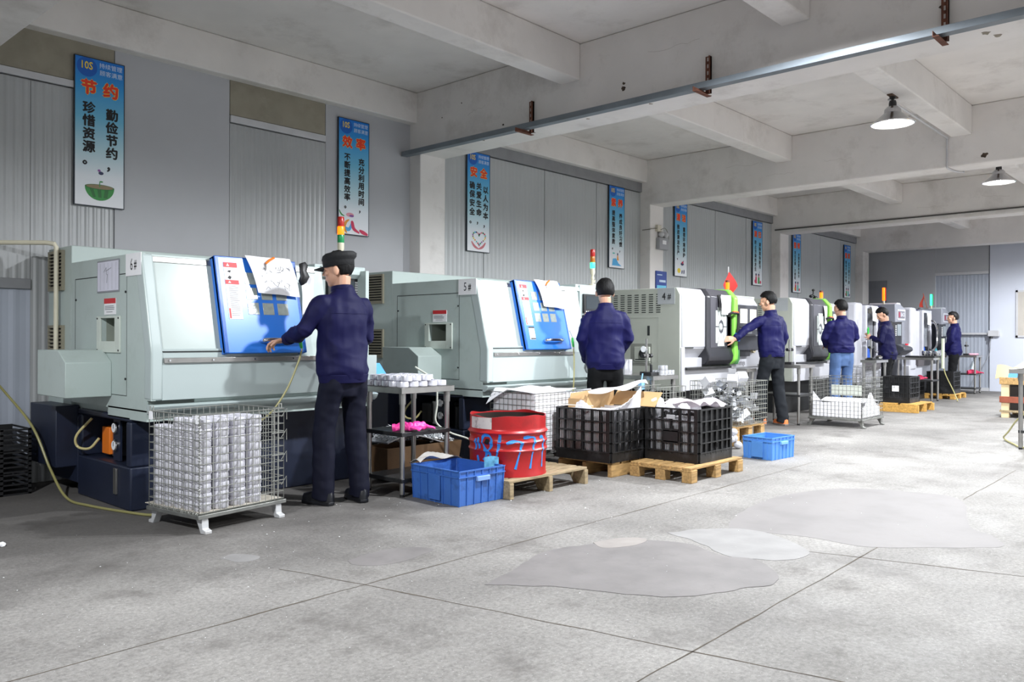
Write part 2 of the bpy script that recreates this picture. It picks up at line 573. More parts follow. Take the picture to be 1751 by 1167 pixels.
# far wall
wf = bpy.data.objects.new('wall_far', None)
COL.objects.link(wf)
ST(wf)
MB().box(XF + .06, XF + .2, -6, YW + .3, 0, CEIL).build('backing', m_white, wf)
MB().box(XF - .02, XF + .06, 5.5, YW + .06, 0, CEIL).build('smooth_panel', m_panel, wf, bevel=.004)
MB().box(XF - .035, XF - .02, 6.55, YW, 0, 2.52).build('lower_panel', M('dark grey panel', '#85878d', .5), wf)
ribbed(4.42, 5.5, 0, CEIL, y=XF + .03, pitch=.075, depth=.003, mat=m_corrw, parent=wf, ax='y')
MB().box(XF + .0, XF + .05, 4.42, 5.5, 2.64, 3.5).build('upper_panel', m_panel, wf)
MB().box(XF - .03, XF + .05, 4.42, 5.5, 2.58, 2.64).build('trim_strip', m_wstrip, wf)
MB().box(XF - .03, XF + .06, -6, 4.40, 0, CEIL).build('white_panel', m_white, wf, bevel=.004)
MB().box(XF - .015, XF + .02, 4.4, 5.5, 0, .07).build('skirting', m_wstrip, wf)
w1_ = ST(MB().box(XF - .05, XF - .03, 2.5, 3.86, 1.22, 2.15).build('window_1', M('beige window board', '#b9b3ab', .6)))
MB().box(XF - .06, XF - .03, 3.86, 3.9, 1.18, 2.19).box(XF - .06, XF - .03, 2.5, 3.9, 2.15, 2.19).box(XF - .06, XF - .03, 2.5, 3.9, 1.18, 1.22).build('window_frame', m_wstrip, w1_)

# ---------------------------------------------------------------- lamps
m_bulb = M('lit bulb', '#ffffff', .5, emit=22.0)
m_shadein = M('white enamel inside', '#f4f4f4', .5)
def hall_lamp(x, y, label, z=3.235):
    t = T('hanging_lamp', label, 'ceiling lamp', (x, y, z), 0, 'high bay lamps under the joists')
    out = [(.052, .165), (.075, .14), (.08, .105), (.085, .10), (.13, .06), (.175, .02), (.198, 0)]
    inn = [(r - .006, h - .004) for r, h in out]
    MB().lathe(out, n=40).build('lamp_shade', M('polished aluminium shade', '#b9b9bb', .18, .95, .05), t)
    MB().lathe(inn, n=40).build('reflector', m_shadein, t)
    MB().lathe([(.2, -.003), (.204, 0), (.2, .004), (.194, .001), (.2, -.003)], n=40).build('rim', m_chrome, t)
    MB().lathe([(.0, .225), (.03, .225), (.036, .2), (.036, .165), (.05, .16)], n=18).lathe([(.014, .225), (.014, .24), (.03, .245), (.03, .265)], n=10).build('socket', m_steel_dark, t)
    MB().box(-.09, .09, -.025, .025, .263, .275).build('mounting_bar', M('rusty bar', '#5a4537', .8), t)
    if z > 3.3:
        MB().cyl((0, 0, .27), .012, CEIL - z - .27, 8).build('hanging_rod', m_steel_dark, t)
    MB().ell((0, 0, .07), (.045, .045, .06)).build('bulb', m_bulb, t)
    ld = bpy.data.lights.new('lamp_light', 'SPOT')
    ld.energy = LAMP_W * 4
    ld.color = LAMP_C
    ld.shadow_soft_size = .085
    ld.spot_size = R(170)
    ld.spot_blend = .4
    lo = bpy.data.objects.new('lamp_light', ld)
    COL.objects.link(lo)
    lo.location = (0, 0, -.02)
    lo.parent = t
    return t
for x, y, lab, *zz in ((8.38, 2.66, 'chrome hanging lamp between the cable tray beam and the next beam'),
                  (12.45, 2.6, 'chrome hanging lamp deeper in the hall, beyond the second beam'),
                  (4.8, 2.3, 'chrome hanging lamp on a rod above the bare floor, over the top of the view', 3.40),
                  (17.4, 2.6, 'added unseen chrome hanging lamp by the far wall'),  # this and the rest: unseen lamps, added to brighten ceiling and walls
                  (-.9, 2.6, 'added unseen chrome hanging lamp behind the camera bay'),
                  (8.38, -1.8, 'added unseen chrome hanging lamp over the opposite aisle, second bay'),
                  (12.8, -1.8, 'added unseen chrome hanging lamp over the opposite aisle, third bay'),
                  (17.4, -1.8, 'added unseen chrome hanging lamp over the opposite aisle, fourth bay')):
    hall_lamp(x, y, lab, *zz)
tag(MB().tube([(8.45, 2.72, 3.5), (10.55, 2.73, 3.5), (10.555, 2.74, 3.49), (10.555, 2.74, 3.155), (10.6, 2.74, 3.15), (10.85, 2.72, 3.15), (10.96, 2.66, 3.15), (10.96, 2.64, 3.5), (12.3, 2.62, 3.5)], .011, 8).build('lamp_conduit', m_wstrip),
    'thin white conduit running from lamp to lamp over the second beam', 'conduit')

# cable tray on the first beam
t = T('cable_tray', 'long grey steel channel running along the first beam on rusty brackets', 'cable tray', (5.86, 0, 3.13))
MB().prism([(-.035, .005), (.045, .005), (.045, .06), (.04, .06), (.04, .012), (-.028, .012), (-.028, .055), (-.035, .055)], 'y', -5.9, 7.0).build('channel', M('galvanised channel', '#767e85', .5, .25, .12, 5), t, bevel=.002)
m_rust = M('rusty slotted angle', '#6b4334', .85, .1, .3, 20)
for y in (5.21, 3.31, 1.56):
    mb = MB().box(.085, .108, y - .022, y + .022, -.01, .29).box(.065, .108, y - .022, y - .017, -.01, .29).box(-.12, .108, y - .02, y + .02, -.034, -.03).box(-.12, .108, y + .016, y + .02, -.03, .005)
    mb.build('bracket', m_rust, t)
    ms = MB()
    for k in range(5):
        ms.box(.083, .086, y - .006, y + .006, .03 + k * .055, .06 + k * .055)
    ms.build('slot_marks', M('pale slot', '#b7aea8', .8), t)

tag(MB().tube([(15.1, 6.95, 3.235), (15.1, 4.5, 3.24), (15.1, 2.5, 3.25), (15.1, 0, 3.245), (15.1, -5.9, 3.24)], .013, 8).build('beam_cable', M('dark grey cable', '#4b4947', .7)), 'dark cable running along the lower edge of the third beam', 'cable')
mb = MB()
rs_ = random.Random(31)
for k in range(420):
    x, y = rs_.uniform(.8, 9), rs_.gauss(3.6, .9)
    if y > 5 or y < .8:
        continue
    s_, a_ = rs_.uniform(.002, .006), rs_.uniform(0, 3)
    c_, d_ = s_ * math.cos(a_), s_ * math.sin(a_)
    mb.add([(x - c_, y - d_, .004), (x + d_ * .5, y - c_ * .5, .007), (x + c_, y + d_, .004), (x - d_ * .5, y + c_ * .5, .005)], [(0, 1, 2, 3)])
tag(mb.build('metal_chips', M('stray metal chip', '#e6e6e6', .3, .2), None, smooth=0), 'tiny bright metal chips scattered over the concrete floor', 'metal chips', None, 'stuff')
# cream water pipe on the end of the first machine
tag(MB().tube([(1.85, 7.0, 1.835), (2.15, 6.68, 1.835), (2.19, 6.63, 1.825), (2.2, 6.62, 1.80), (2.2, 6.62, 1.0)], .017, 12).build('wall_pipe', M('cream pipe', '#d9d3bd', .45)),
    'cream coloured pipe bending down past the vent of the machine numbered six', 'pipe')
# ---------------------------------------------------------------- machines
m_paint = M('pale grey green machine paint', '#b3c0bc', 0.38, 0, 0.03, 3, stain='#9aa59d', samt=0.35, sscale=5)
m_front = M('light machine front', '#b0bcbb', 0.3, 0, 0.02, 3)
m_navy = M('dark navy machine base', '#1d2438', 0.45, 0, 0.1, 4, stain='#0d1018', samt=0.5)
m_blue = M('blue enamel door', '#2f7be0', 0.3, 0, 0.03, 3)
m_ltblue = M('light blue sheet metal', '#5fa9ea', 0.35)
m_glass = M('scratched safety glass', '#a3aca7', 0.2, 0, 0.12, 30, bump=0.1, bscale=80)
m_screen = M('control screen', '#3d4347', 0.12)
m_gap = M('dark seam', '#2a2e2e', 0.8)
m_vent = M('beige vent slat', '#8f8a78', 0.55)
m_ventd = M('vent hollow', '#2b2a26', 0.8)
m_cream = M('cream plastic', '#d6d0b8', 0.4)
m_orange = M('orange plastic', '#e8791f', 0.45)
m_hole = M('dark interior', '#30322d', 0.7)

def slats(t, x, y0, y1, z0, z1, n):
    """a louvred vent on the end face (normal -x)"""
    f = MB().box(x - .006, x, y0 - .015, y1 + .015, z0 - .015, z1 + .015).build('vent', m_ventd, t)
    mb = MB()
    mb.box(x - .02, x, y0 - .02, y0, z0 - .02, z1 + .02).box(x - .02, x, y1, y1 + .02, z0 - .02, z1 + .02)
    mb.box(x - .02, x, y0, y1, z0 - .02, z0).box(x - .02, x, y0, y1, z1, z1 + .02)
    h = (z1 - z0) / n
    for k in range(n):
        z = z0 + h * k
        mb.prism([(x - .022, z), (x - .004, z + h * .55), (x - .004, z + h * .62), (x - .022, z + h * .2)], 'y', y0, y1)
    mb.build('vent_slats', m_vent, f, smooth=0)

def signal_tower(t, x, y, z, cols, lit, r=.027):
    o = MB().cyl((x, y, z), r * 1.5, .03).cyl((x, y, z + .03), r * .45, .10).cyl((x, y, z + .08), r * .75, .03).lathe([(r * .5, .12), (r, .15), (r, .20)], (x, y, z), 16, caps=True).cyl((x + r * 1.2, y, z + .045), .012, .03).build('signal_tower', m_cream, t)
    zz = z + .20
    for k, c in enumerate(cols):
        MB().lathe([(r * .97, .0), (r * 1.02, .004), (r * 1.02, .062), (r * .97, .066)], (x, y, zz), 18, caps=True).build('signal_lens', LENS[c + ('_on' if k == lit else '')], o)
        zz += .066
    MB().lathe([(r, 0), (r * .9, .012), (.002, .014)], (x, y, zz), 16, caps=True).build('signal_cap', LENS[cols[-1]], o)
LENS = {
    'r': M('red lens', '#b3251e', .25), 'g': M('green lens', '#1f8c50', .25), 'y': M('amber lens', '#b0691a', .25),
    'y_on': M('lit amber lens', '#ff6608', .3, emit=3.2), 'g_on': M('lit green lens', '#30f090', .3, emit=4.0),
    'r_on': M('lit red lens', '#ff4a20', .3, emit=5.0),
    'w_on': M('lit pale lamp', '#ffb347', .3, emit=9.0)}

def label_lines(mb, o, right, up, wd, n, pitch, h, mi):
    o, right, up = V(o), V(right), V(up)
    for k in range(n):
        l = wd * (0.75 + .25 * random.random())
        a = o - up * (k * pitch)
        mb.quad(a, a + right * l, a + right * l - up * h, a - up * h, mi=mi)

def lathe_machine(name, label, loc, W, number, door_x, dw, cab, signal_lit, base_open=True, bag=True):
    t = T(name, label, 'machine', loc)
    prof = [(0.0, .735), (-.004, 1.03), (.012, 1.10), (.15, 1.665), (.16, 1.675), (1.33, 1.675), (1.33, .66), (.06, .66), (.06, .735)]
    # end wall with inspection opening: built as a ring of solids round the hole
    e = .03
    hy0, hy1, hz0, hz1 = .53, .77, 1.105, 1.262
    mb = MB()
    mb.prism([(0.0, .735), (-.004, 1.03), (.012, 1.10), (.15, 1.665), (.16, 1.675), (hy0, 1.675), (hy0, .66), (.06, .66), (.06, .735)], 'x', 0, e)
    mb.box(0, e, hy0, hy1, .66, hz0).box(0, e, hy0, hy1, hz1, 1.675).box(0, e, hy1, 1.33, .66, 1.675)
    mb.build('end_wall', m_paint, t)
    MB().box(e, .2, hy0 - .02, hy1 + .02, hz0 - .02, hz1 + .02).build('spindle_recess', m_hole, t) if False else None
    rc = MB()
    rc.box(.25, .27, hy0 - .02, hy1 + .02, hz0 - .02, hz1 + .02)
    rc.box(e, .26, hy0 - .02, hy0, hz0 - .02, hz1 + .02).box(e, .26, hy1, hy1 + .02, hz0 - .02, hz1 + .02)
    rc.box(e, .26, hy0, hy1, hz0 - .02, hz0).box(e, .26, hy0, hy1, hz1, hz1 + .02)
    rc.build('spindle_recess', M('recess paint', '#8f968b', .5), t)
    MB().lathe([(.05, 0), (.05, .09), (.035, .1), (.02, .1), (.02, .02)], (.15, .6, 1.17), 20, axis='x').build('spindle_pulley', m_black, t)
    fr = MB()
    fr.box(-.012, 0, .45, hy0, 1.03, 1.275).box(-.012, 0, hy1, .83, 1.03, 1.275).box(-.012, 0, hy0, hy1, hz1, 1.275).box(-.012, 0, hy0, hy1, 1.03, hz0)
    fr.build('inspection_frame', M('pale frame plate', '#c9d1c8', .4), t, bevel=.002)
    mb = MB()
    for y, z in ((.465, 1.045), (.815, 1.045), (.465, 1.26), (.815, 1.26)):
        mb.cyl((-.016, y, z), .006, .006, 8, axis='x')
    mb.build('screw_heads', m_steel_dark, t)
    # main body shell behind the end wall
    MB().prism([(.03, .74), (.02, 1.03), (.17, 1.66), (1.33, 1.66), (1.33, .66), (.06, .66)], 'x', .3, cab[0]).box(cab[0], W, .3, 1.33, .66, 1.66).build('housing', m_paint, t, bevel=.004)
    MB().prism([(.165, 1.63), (.17, 1.668), (1.33, 1.674), (1.33, 1.6), (.2, 1.6)], 'x', e, W).build('roof_plate', m_paint, t)
    # rounded white corner post
    P = [(0.0, .735), (-.006, 1.03), (.012, 1.10), (.15, 1.668)]
    MB().prism([(y - .004, z) for y, z in P] + [(y + .10, z + .004) for y, z in P[::-1]], 'x', -.002, .075).build('corner_post', m_front, t, bevel=.014, seg=3)
    # front: lower apron, rail, sloping window
    MB().prism([(0, .735), (-.004, 1.0), (.06, 1.0), (.06, .735)], 'x', .07, W).build('front_apron', m_front, t, bevel=.003)
    MB().prism([(0.005, .667), (-.012, .70), (.005, .706), (.06, .712), (.06, .65), (.03, .65)], 'x', 0, W + .01).build('drip_lip', m_front, t, bevel=.003)
    MB().box(.01, W, .045, .07, .70, .75).build('lip_shade_strip', M('painted gap shade', '#5c635f', .6), t)  # dark colour paints in the shade beneath the apron
    MB().box(.03, 1.3, .66, 1.33, .60, .67).box(.0, W, .06, .66, .60, .67).build('bed_skirt', m_paint, t)
    rl = MB().box(.075, 1.24, -.018, -.006, .970, 1.003)
    rl.build('door_rail', m_steel, t, bevel=.002)
    mb = MB()
    for x in (.11, .40, .70, 1.0):
        mb.cyl((x, -.026, .987), .006, .01, 10, axis='y')
    mb.build('rail_bolts', m_chrome, t)
    MB().box(.06, .62, .0, .03, 1.003, 1.06).build('guide_strip', m_front, t)
    MB().box(.062, .62, -.004, .03, 1.038, 1.046).build('guide_groove', m_gap, t)
    # sloping plane frame: u = x, v up the slope
    a = math.atan2(.139, .565)
    SL = Matrix.Translation((0, .014, 1.05)) @ Matrix.Rotation(-a, 4, 'X')     # local z runs up the slope
    mb = MB()
    mb.M = SL
    mb.box(.075, .60, 0, .02, 0, .585)
    mb.build('fixed_window', M('white polycarbonate', '#adb8b5', .25, 0, .02), t, bevel=.003)
    mb = MB()
    mb.M = SL
    mb.box(.075, 1.3, .0, .05, .585, .625)
    mb.build('window_head', m_steel, t, bevel=.004)
    # sliding blue door
    d0, d1 = door_x, door_x + dw
    mb = MB()
    mb.M = SL
    mb.box(d0, d1, -.055, -.025, -.035, .645)
    mb.box(d0, d0 + .035, -.055, .02, -.035, .645)
    mb.box(d1 - .03, d1, -.055, .02, -.035, .645)
    mb.box(d0, d1, -.055, .12, .625, .645)
    door = mb.build('door', m_blue, t, bevel=.006, seg=3)
    mb = MB()
    mb.M = SL
    for i in range(3):
        for j in range(3):
            if j == 2 and i == 2 and False:
                continue
            x = d0 + .205 + i * .115
            z = .235 + j * .108
            mb.box(x, x + .085, -.0575, -.053, z, z + .085)
    mb.build('window_pane', m_glass, door, bevel=.002)
    mb = MB()
    mb.M = SL
    lx = d0 + .06
    mb.box(lx, lx + .10, -.0572, -.0548, .20, .60, 0)
    for z0, z1 in ((.565, .60), (.445, .475)):
        mb.box(lx, lx + .10, -.0582, -.0571, z0, z1, 1)
        mb.add([(lx + .02, -.0586, z0 + .008), (lx + .042, -.0586, z0 + .008), (lx + .031, -.0586, z1 - .006)], [(0, 1, 2)], 0)
    mb.box(lx + .004, lx + .016, -.0582, -.0571, .205, .275, 1)
    label_lines(mb, (lx + .02, -.0582, .435), (1, 0, 0), (0, 0, 1), .07, 19, .0115, .0035, 2)
    mb.add([(lx + .02 + dx, -.0584, .53 + dz) for dx, dz in ((0, 0), (.012, .012), (.03, .014), (.022, -.004), (.01, .002))], [(0, 1, 2, 3, 4)], 3)
    mb.add([(lx + .02 + dx, -.0584, .49 + dz) for dx, dz in ((0, 0), (.015, .016), (.03, .006), (.018, -.012))], [(0, 1, 2, 3)], 3)
    mb.build('warning_label', [m_paper, m_red, m_inkgrey, m_ink], door, smooth=0)
    if number == '5#':
        mb = MB()
        mb.M = SL
        mb.box(lx + .02, lx + .10, -.0572, -.0548, .06, .185, 0)
        mb.box(lx + .02, lx + .10, -.058, -.057, .17, .185, 1)
        mb.box(lx + .03, lx + .10, -.058, -.057, .062, .075, 1)
        for q in (0, 1):
            mb.lathe([(.011, 0), (.015, 0), (.015, .001), (.011, .001)], (lx + .043 + q * .034, -.0575, .115), 16, 1, 'y')
        mb.build('spec_plate', [m_paper, m_ink], door, smooth=0)
    mb = MB()
    mb.M = SL
    hx = d0 + .27
    hp = bez([(hx, -.055, .045), (hx + .005, -.085, .046), (hx + .03, -.1, .047), (hx + .13, -.105, .047), (hx + .22, -.1, .047), (hx + .255, -.085, .046), (hx + .26, -.055, .045)], 6)
    mb.limb(hp, [(.013, .008)] * len(hp), 10, (0, 0, 1))
    mb.build('handle', m_chrome, door)
    # control cabinet on the front right
    c0, c1, cy = cab
    MB().box(c0, c1, cy, cy + .3, .80, 1.70).build('control_cabinet', m_front, t, bevel=.006, seg=3)
    MB().prism([(cy + .0, .735), (cy, .82), (.3, .82), (.3, .735)], 'x', c0 - .2, c1).prism([(-.002, .735), (-.002, .99), (.3, .99), (.3, .735)], 'x', min(c0 - .02, 1.25), W).build('front_pillar', m_front, t, bevel=.004)
    MB().prism([(.02, .99), (.17, 1.665), (.3, 1.665), (.3, .99)], 'x', d1 + .02 if d1 + .02 < c0 - .02 else c0 - .03, c0).build('side_post', m_paint, t)
    pl = MB().box(c0 + .05, c1 - .02, cy - .02, cy, .86, 1.69).build('control_plate', m_front, t, bevel=.006)
    y = cy - .02
    sc_ = MB().box(c0 + .09, c0 + .44, y - .025, y, 1.40, 1.60).build('screen_housing', m_black, pl, bevel=.005)
    MB().box(c0 + .125, c0 + .34, y - .027, y - .02, 1.44, 1.58).build('screen', m_screen, pl)
    if number == '6#':
        mb = MB()
        for i in range(7):
            for j in range(8):
                mb.box(c0 + .345 + i * .013, c0 + .355 + i * .013, y - .0275, y - .0245, 1.43 + j * .019, 1.444 + j * .019)
        mb.build('soft_key_grid', m_paper, pl, smooth=0)
    kp = MB().box(c0 + .09, c0 + .44, y - .02, y, 1.15, 1.38).build('keypad', m_black, pl, bevel=.005)
    mb = MB()
    for k in range(9):
        mb.box(c0 + .12 + k * .03, c0 + .137 + k * .03, y - .027, y - .024, 1.412, 1.422)
    for i in range(6):
        for j in range(3):
            mb.box(c0 + .25 + i * .028, c0 + .27 + i * .028, y - .023, y - .019, 1.27 + j * .03, 1.29 + j * .03)
    mb.build('keys', m_paper, pl)
    MB().lathe([(.0, -.05), (.035, -.05), (.04, -.04), (.04, 0)], (c0 + .165, y - .018, 1.31), 22, 0, 'y').build('hand_wheel', m_chrome, pl)
    MB().cyl((c0 + .2, y - .045, 1.2), .014, .03, 14, 0, 'y').build('start_button', LENS['g'], pl)
    MB().cyl((c0 + .15, y - .045, 1.2), .014, .03, 14, 0, 'y').build('stop_button', m_red, pl)
    MB().box(c0 + .09, c0 + .2, y - .012, y, .95, 1.10).build('card_slot', m_paint, pl, bevel=.003)
    signal_tower(t, c1 - .14, cy + .14, 1.70, 'gyr', signal_lit)
    # right end and rear electrics cabinet
    MB().box(W - .03, W, .1, 1.33, .66, 1.66).build('far_end_wall', m_paint, t)
    MB().box(.0, W + .02, 1.33, 1.80, .55, 1.805).build('rear_cabinet', m_paint, t, bevel=.006)
    MB().prism([(.9, 1.67), (.95, 1.73), (1.1, 1.74), (1.33, 1.74), (1.33, 1.67)], 'x', .62, 1.25).build('roof_cover', M('grey roof cover', '#8d9a94', .5), t, bevel=.006)
    slats(t, 0, 1.48, 1.74, 1.50, 1.76, 10)
    slats(t, 0, 1.48, 1.74, .95, 1.20, 9)
    # spindle guard on the end
    MB().prism([(.60, .735), (.60, .965), (.735, 1.045), (1.12, 1.045), (1.12, .735)], 'x', -.29, 0).build('spindle_guard', m_paint, t, bevel=.005)
    # hatch seams, labels
    mb = MB()
    mb.box(-.0012, .001, .36, 1.25, 1.546, 1.552).box(-.0012, .001, 1.25, 1.254, .75, 1.55).box(-.0012, .001, .36, .363, .75, 1.55).box(-.0012, .001, .36, .6, .748, .752)
    mb.build('hatch_seam', m_gap, t, smooth=0)
    mb = MB()
    for y, z in ((1.235, 1.40), (.375, 1.43), (.375, .86)):
        mb.cyl((-.006, y, z), .008, .006, 8, axis='x')
    mb.build('hatch_lock', m_gap, t)
    E_ = (0, -1, 0)
    U_ = (0, 0, 1)
    mb = MB().box(-.004, -.001, .53, .72, 1.285, 1.395, 0).box(-.0052, -.004, .53, .72, 1.36, 1.395, 1)
    label_lines(mb, (-.0055, .705, 1.345), E_, U_, .16, 3, .011, .005, 2)
    label_lines(mb, (-.0055, .68, 1.305), E_, U_, .12, 1, .011, .004, 2)
    mb.build('caution_label', [m_paper, m_red, m_inkgrey], t, smooth=0)
    mb = MB().box(-.005, -.001, .14, .37, 1.53, 1.675, 0)
    mb.text(number[0], (-.0056, .28, 1.60), E_, U_, .11, 0.0, 1, .75)
    mb.text(number[1], (-.0056, .222, 1.60), E_, U_, .085, .015, 1, .75)
    mb.build('number_sign', [m_paper, m_ink], t, smooth=0)
    # base
    bx = W - .02
    by = .30
    mb = MB()
    mb.box(.32, bx, by, 1.2, .0, .62)
    mb.box(.0, .32, by, by + .07, .285, .58).box(.0, .32, 1.12, 1.2, .285, .58).box(0, .32, by, 1.2, .58, .62).box(0, .32, by, 1.2, 0, .285)
    mb.build('base', m_navy, t, bevel=.012, seg=3)
    MB().box(-.14, 0.02, 1.22, 1.75, .2, .64).box(0, W, 1.2, 1.75, .08, .56).build('coolant_tank', m_navy, t, bevel=.006)
    # hydraulic unit in the opening
    MB().box(.08, .2, .84, .97, .31, .50).build('valve_block', m_orange if number == '6#' else m_black, t, bevel=.006)
    MB().box(.10, .25, .78, .84, .30, .52).build('valve_plate', m_steel, t, bevel=.003)
    g_ = MB().box(.06, .075, .61, .72, .29, .57).build('gauge_panel', m_navy, t)
    for z in (.515, .395):
        MB().lathe([(.0, -.022), (.034, -.022), (.04, -.016), (.04, 0)], (.06, .665, z), 20, 0, 'x').build('pressure_gauge', m_chrome, g_)
        MB().lathe([(.0, -.0235), (.031, -.0235), (.031, -.022)], (.06, .665, z), 20, 0, 'x').box(.0355, .0362, .66, .667, z - .005, z + .024, 1).build('gauge_dial', [m_paper, m_ink], g_, smooth=0)
    MB().lathe([(.03, 0), (.034, .01), (.034, .03), (.026, .035), (.034, .04), (.034, .07), (.02, .075)], (.1, .42, .285), 18, caps=True).build('filler_cap', m_chrome, t)
    MB().cyl((.16, .5, .285), .06, .2).cyl((.18, .44, .40), .03, .16).lathe([(.035, 0), (.035, .2)], (.2, .40, .5), 12, 0, 'y', True).build('pump_motor', m_black, t)
    MB().lathe([(.006, -.02), (.006, .1)], (-.006, .52, .13), 10, caps=True).box(-.012, 0, .495, .545, .09, .26).build('sight_glass', m_steel, t, bevel=.004)
    hp = bez([(.02, .99, .56), (-.06, 1.05, .44), (-.05, 1.06, .36), (.0, .98, .35), (.05, .94, .42)], 8)
    MB().tube(hp, .009, 8).build('hose', M('yellow hose', '#c9bd86', .4), t)
    return t, SL, (d0, d1)

m6, SL6, d6 = lathe_machine('cnc_lathe', 'pale green lathe with blue door and a framed card on its end', (2.24, 5.1, 0), 1.76, '6#', .47, .63, (1.36, 1.84, .25), 1)
MB().box(-.005, -.001, .475, .84, 1.437, 1.655, 1).box(-.0065, -.005, .485, .83, 1.447, 1.645, 0).build('record_card', [M('pale lilac card', '#d9d8e6', .4), m_inkgrey], m6, smooth=0)
mb = MB()
for k in range(5):
    mb.box(-.0072, -.0066, .52 + k * .065, .5215 + k * .065, 1.455, 1.635)
for a, b in (((.72, 1.575), (.68, 1.605)), ((.68, 1.605), (.675, 1.555)), ((.69, 1.58), (.6, 1.60)), ((.67, 1.5), (.66, 1.56))):
    mb.tube([(-.007, a[0], a[1]), (-.007, b[0], b[1])], .0018, 6)
mb.build('card_ruling', m_inkgrey, m6, smooth=0)
MB().prism([(.03, .72), (.03, .80), (.16, .93), (.34, .93), (.34, .72)], 'x', 1.72, 1.92).build('chip_chute', m_ltblue, m6, bevel=.004)
MB().cyl((1.82, .085, .86), .008, .01, 10, 0, 'y').build('chute_bolt', m_gap, m6)
m5, SL5, d5 = lathe_machine('cnc_lathe', 'pale green lathe with blue door behind the red drum, second of the row', (5.24, 5.1, 0), 2.0, '5#', .475, .68, (1.50, 2.12, .18), 0)

# sheets hanging on the two blue doors
def door_sheet(root_loc, SL, d1, lab, poly, drawing, clear):
    mb = MB()
    W_, H_ = .36, .27
    def fn(u, v):
        x = d1 - .05 - W_ + W_ * u + (.03 * (1 - v) * (1 - u)) + .03 * (1 - v)
        z = .655 - H_ * (1 - v) - .02 * u * (1 - v)
        y = -.068 - .025 * math.sin(v * PI) * (1 - .6 * u) - .02 * (1 - v) + .006 * math.sin(9 * u + 4 * v)
        return SL @ V((x, y, z))
    mb.sheet(fn, 10, 10, .0025)
    o = mb.build('document_sheet', clear)
    tag(o, lab, 'paper')
    o.location = root_loc
    ms = MB()
    rnd = random.Random(5)
    for k in range(26 if drawing else 6):
        u, v = rnd.uniform(.15, .9), rnd.uniform(.1, .75)
        p = [fn(u + .03 * rnd.uniform(-1, 1) * i, v + .035 * rnd.uniform(-1, 1) * i) + V((0, -.003, 0)) for i in range(4)]
        ms.tube(p, .0009 if drawing else .0006, 4)
    ms.build('pen_marks', m_inkgrey if not drawing else M('black pen', '#55555a', .6), o, smooth=0)
    return fn
m_sleeve = M('clear plastic sleeve', '#e3e3e6', .12, 0, .04, 14, bump=.4, bscale=18)
fn6 = door_sheet((2.24, 5.1, 0), SL6, d6[1], 'crumpled plastic sleeve with a drawing draped over the blue door of machine 6#', None, True, m_sleeve)
fn5 = door_sheet((5.24, 5.1, 0), SL5, d5[1], 'white paper sheets clipped to the blue door of the machine marked 5#', None, False, m_paper)
for fn, lc, lab, cat, nm in ((fn6, (2.24, 5.1, 0), 'orange handled knife stuck through the plastic sleeve on machine 6#', 'knife', 'knife'),
                            (fn5, (5.24, 5.1, 0), 'orange pen tucked on top of the papers on machine 5#', 'pen', 'pen')):
    a, b, c = fn(.5, .92) + V((0, -.012, 0)), fn(.36, .80) + V((0, -.014, 0)), fn(.30, .62) + V((0, -.012, 0))
    t = T(nm, lab, cat, lc)
    MB().limb([fn(.62, 1.0) + V((0, -.012, 0)), a, b], [.008, .009, .007], 8).build('grip', m_orange, t)
    MB().limb([b, c], [(.006, .002), (.003, .001)], 6).build('blade', m_steel, t)

def hung_paper(lab, o, right, wd, ht, tilt, mat=m_paper, name='document_sheet'):
    o, right = V(o), V(right)
    def fn(u, v):
        n = V((right.y, -right.x, 0))
        return o + right * (wd * u) + V((0, 0, -ht * (1 - v) - tilt * u)) + n * (.02 * (1 - v) + .012 * math.sin(5 * u + 3 * v))
    return tag(MB().sheet(fn, 6, 6, .002).build(name, mat), lab, 'paper')
hung_paper('narrow white papers hanging between the blue door and the worker in the cap', (3.36, 5.17, 1.57), (1, 0, 0), .10, .27, -.02)
mb = MB().limb([(3.375, 5.16, 1.525), (3.365, 5.155, 1.54), (3.38, 5.15, 1.58), (3.37, 5.16, 1.62), (3.38, 5.17, 1.665), (3.375, 5.175, 1.68)], [(.02, .012), (.034, .018), (.036, .02), (.03, .016), (.037, .018), (.03, .01)], 10)
mb.v = [p + V((1, .3, .3)) * .010 * noise.noise(p * 60) for p in mb.v]
o = mb.build('black_cloth', m_black, None, smooth=60)
tag(o, 'black cloth stuffed above the narrow papers beside the first blue door', 'cloth')
# air guns with yellow hoses hanging in front of the two blue doors
m_hose = M('yellow air hose', '#b9b27a', .35)
m_grn = M('green plastic', '#3fc256', .4)
def air_gun(lab, p, pts):
    t = T('air_gun', lab, 'air gun', p)
    MB().limb([(0, 0, 0), (-.012, .0, .05), (-.02, .0, .09)], [.010, .013, .009], 10).limb([(-.012, 0, .06), (-.004, -.002, .02)], [.005, .004], 6).build('gun_body', m_grn, t)
    MB().tube([(-.02, 0, .09), (-.05, .012, .16)], .004, 8).tube([(0, 0, 0), (.004, 0, -.02)], .007, 8).build('nozzle', m_chrome, t)
    MB().tube(bez(pts, 10), .0065, 8).build('hose', m_hose, t)
air_gun('green air blow gun and yellow hose hanging beside the worker in the cap', (3.235, 4.965, 1.06), [(0, 0, -.02), (-.02, .01, -.1), (-.10, .02, -.28), (-.2, .06, -.44), (-.27, .2, -.56), (-.28, .28, -.7), (-.2, .30, -.8)])
air_gun('green air blow gun and yellow hose hanging beside the worker with the grey glove', (6.335, 4.985, 1.05), [(0, 0, -.02), (.01, .0, -.15), (.0, .0, -.4), (-.02, .03, -.6), (-.05, .15, -.7)])

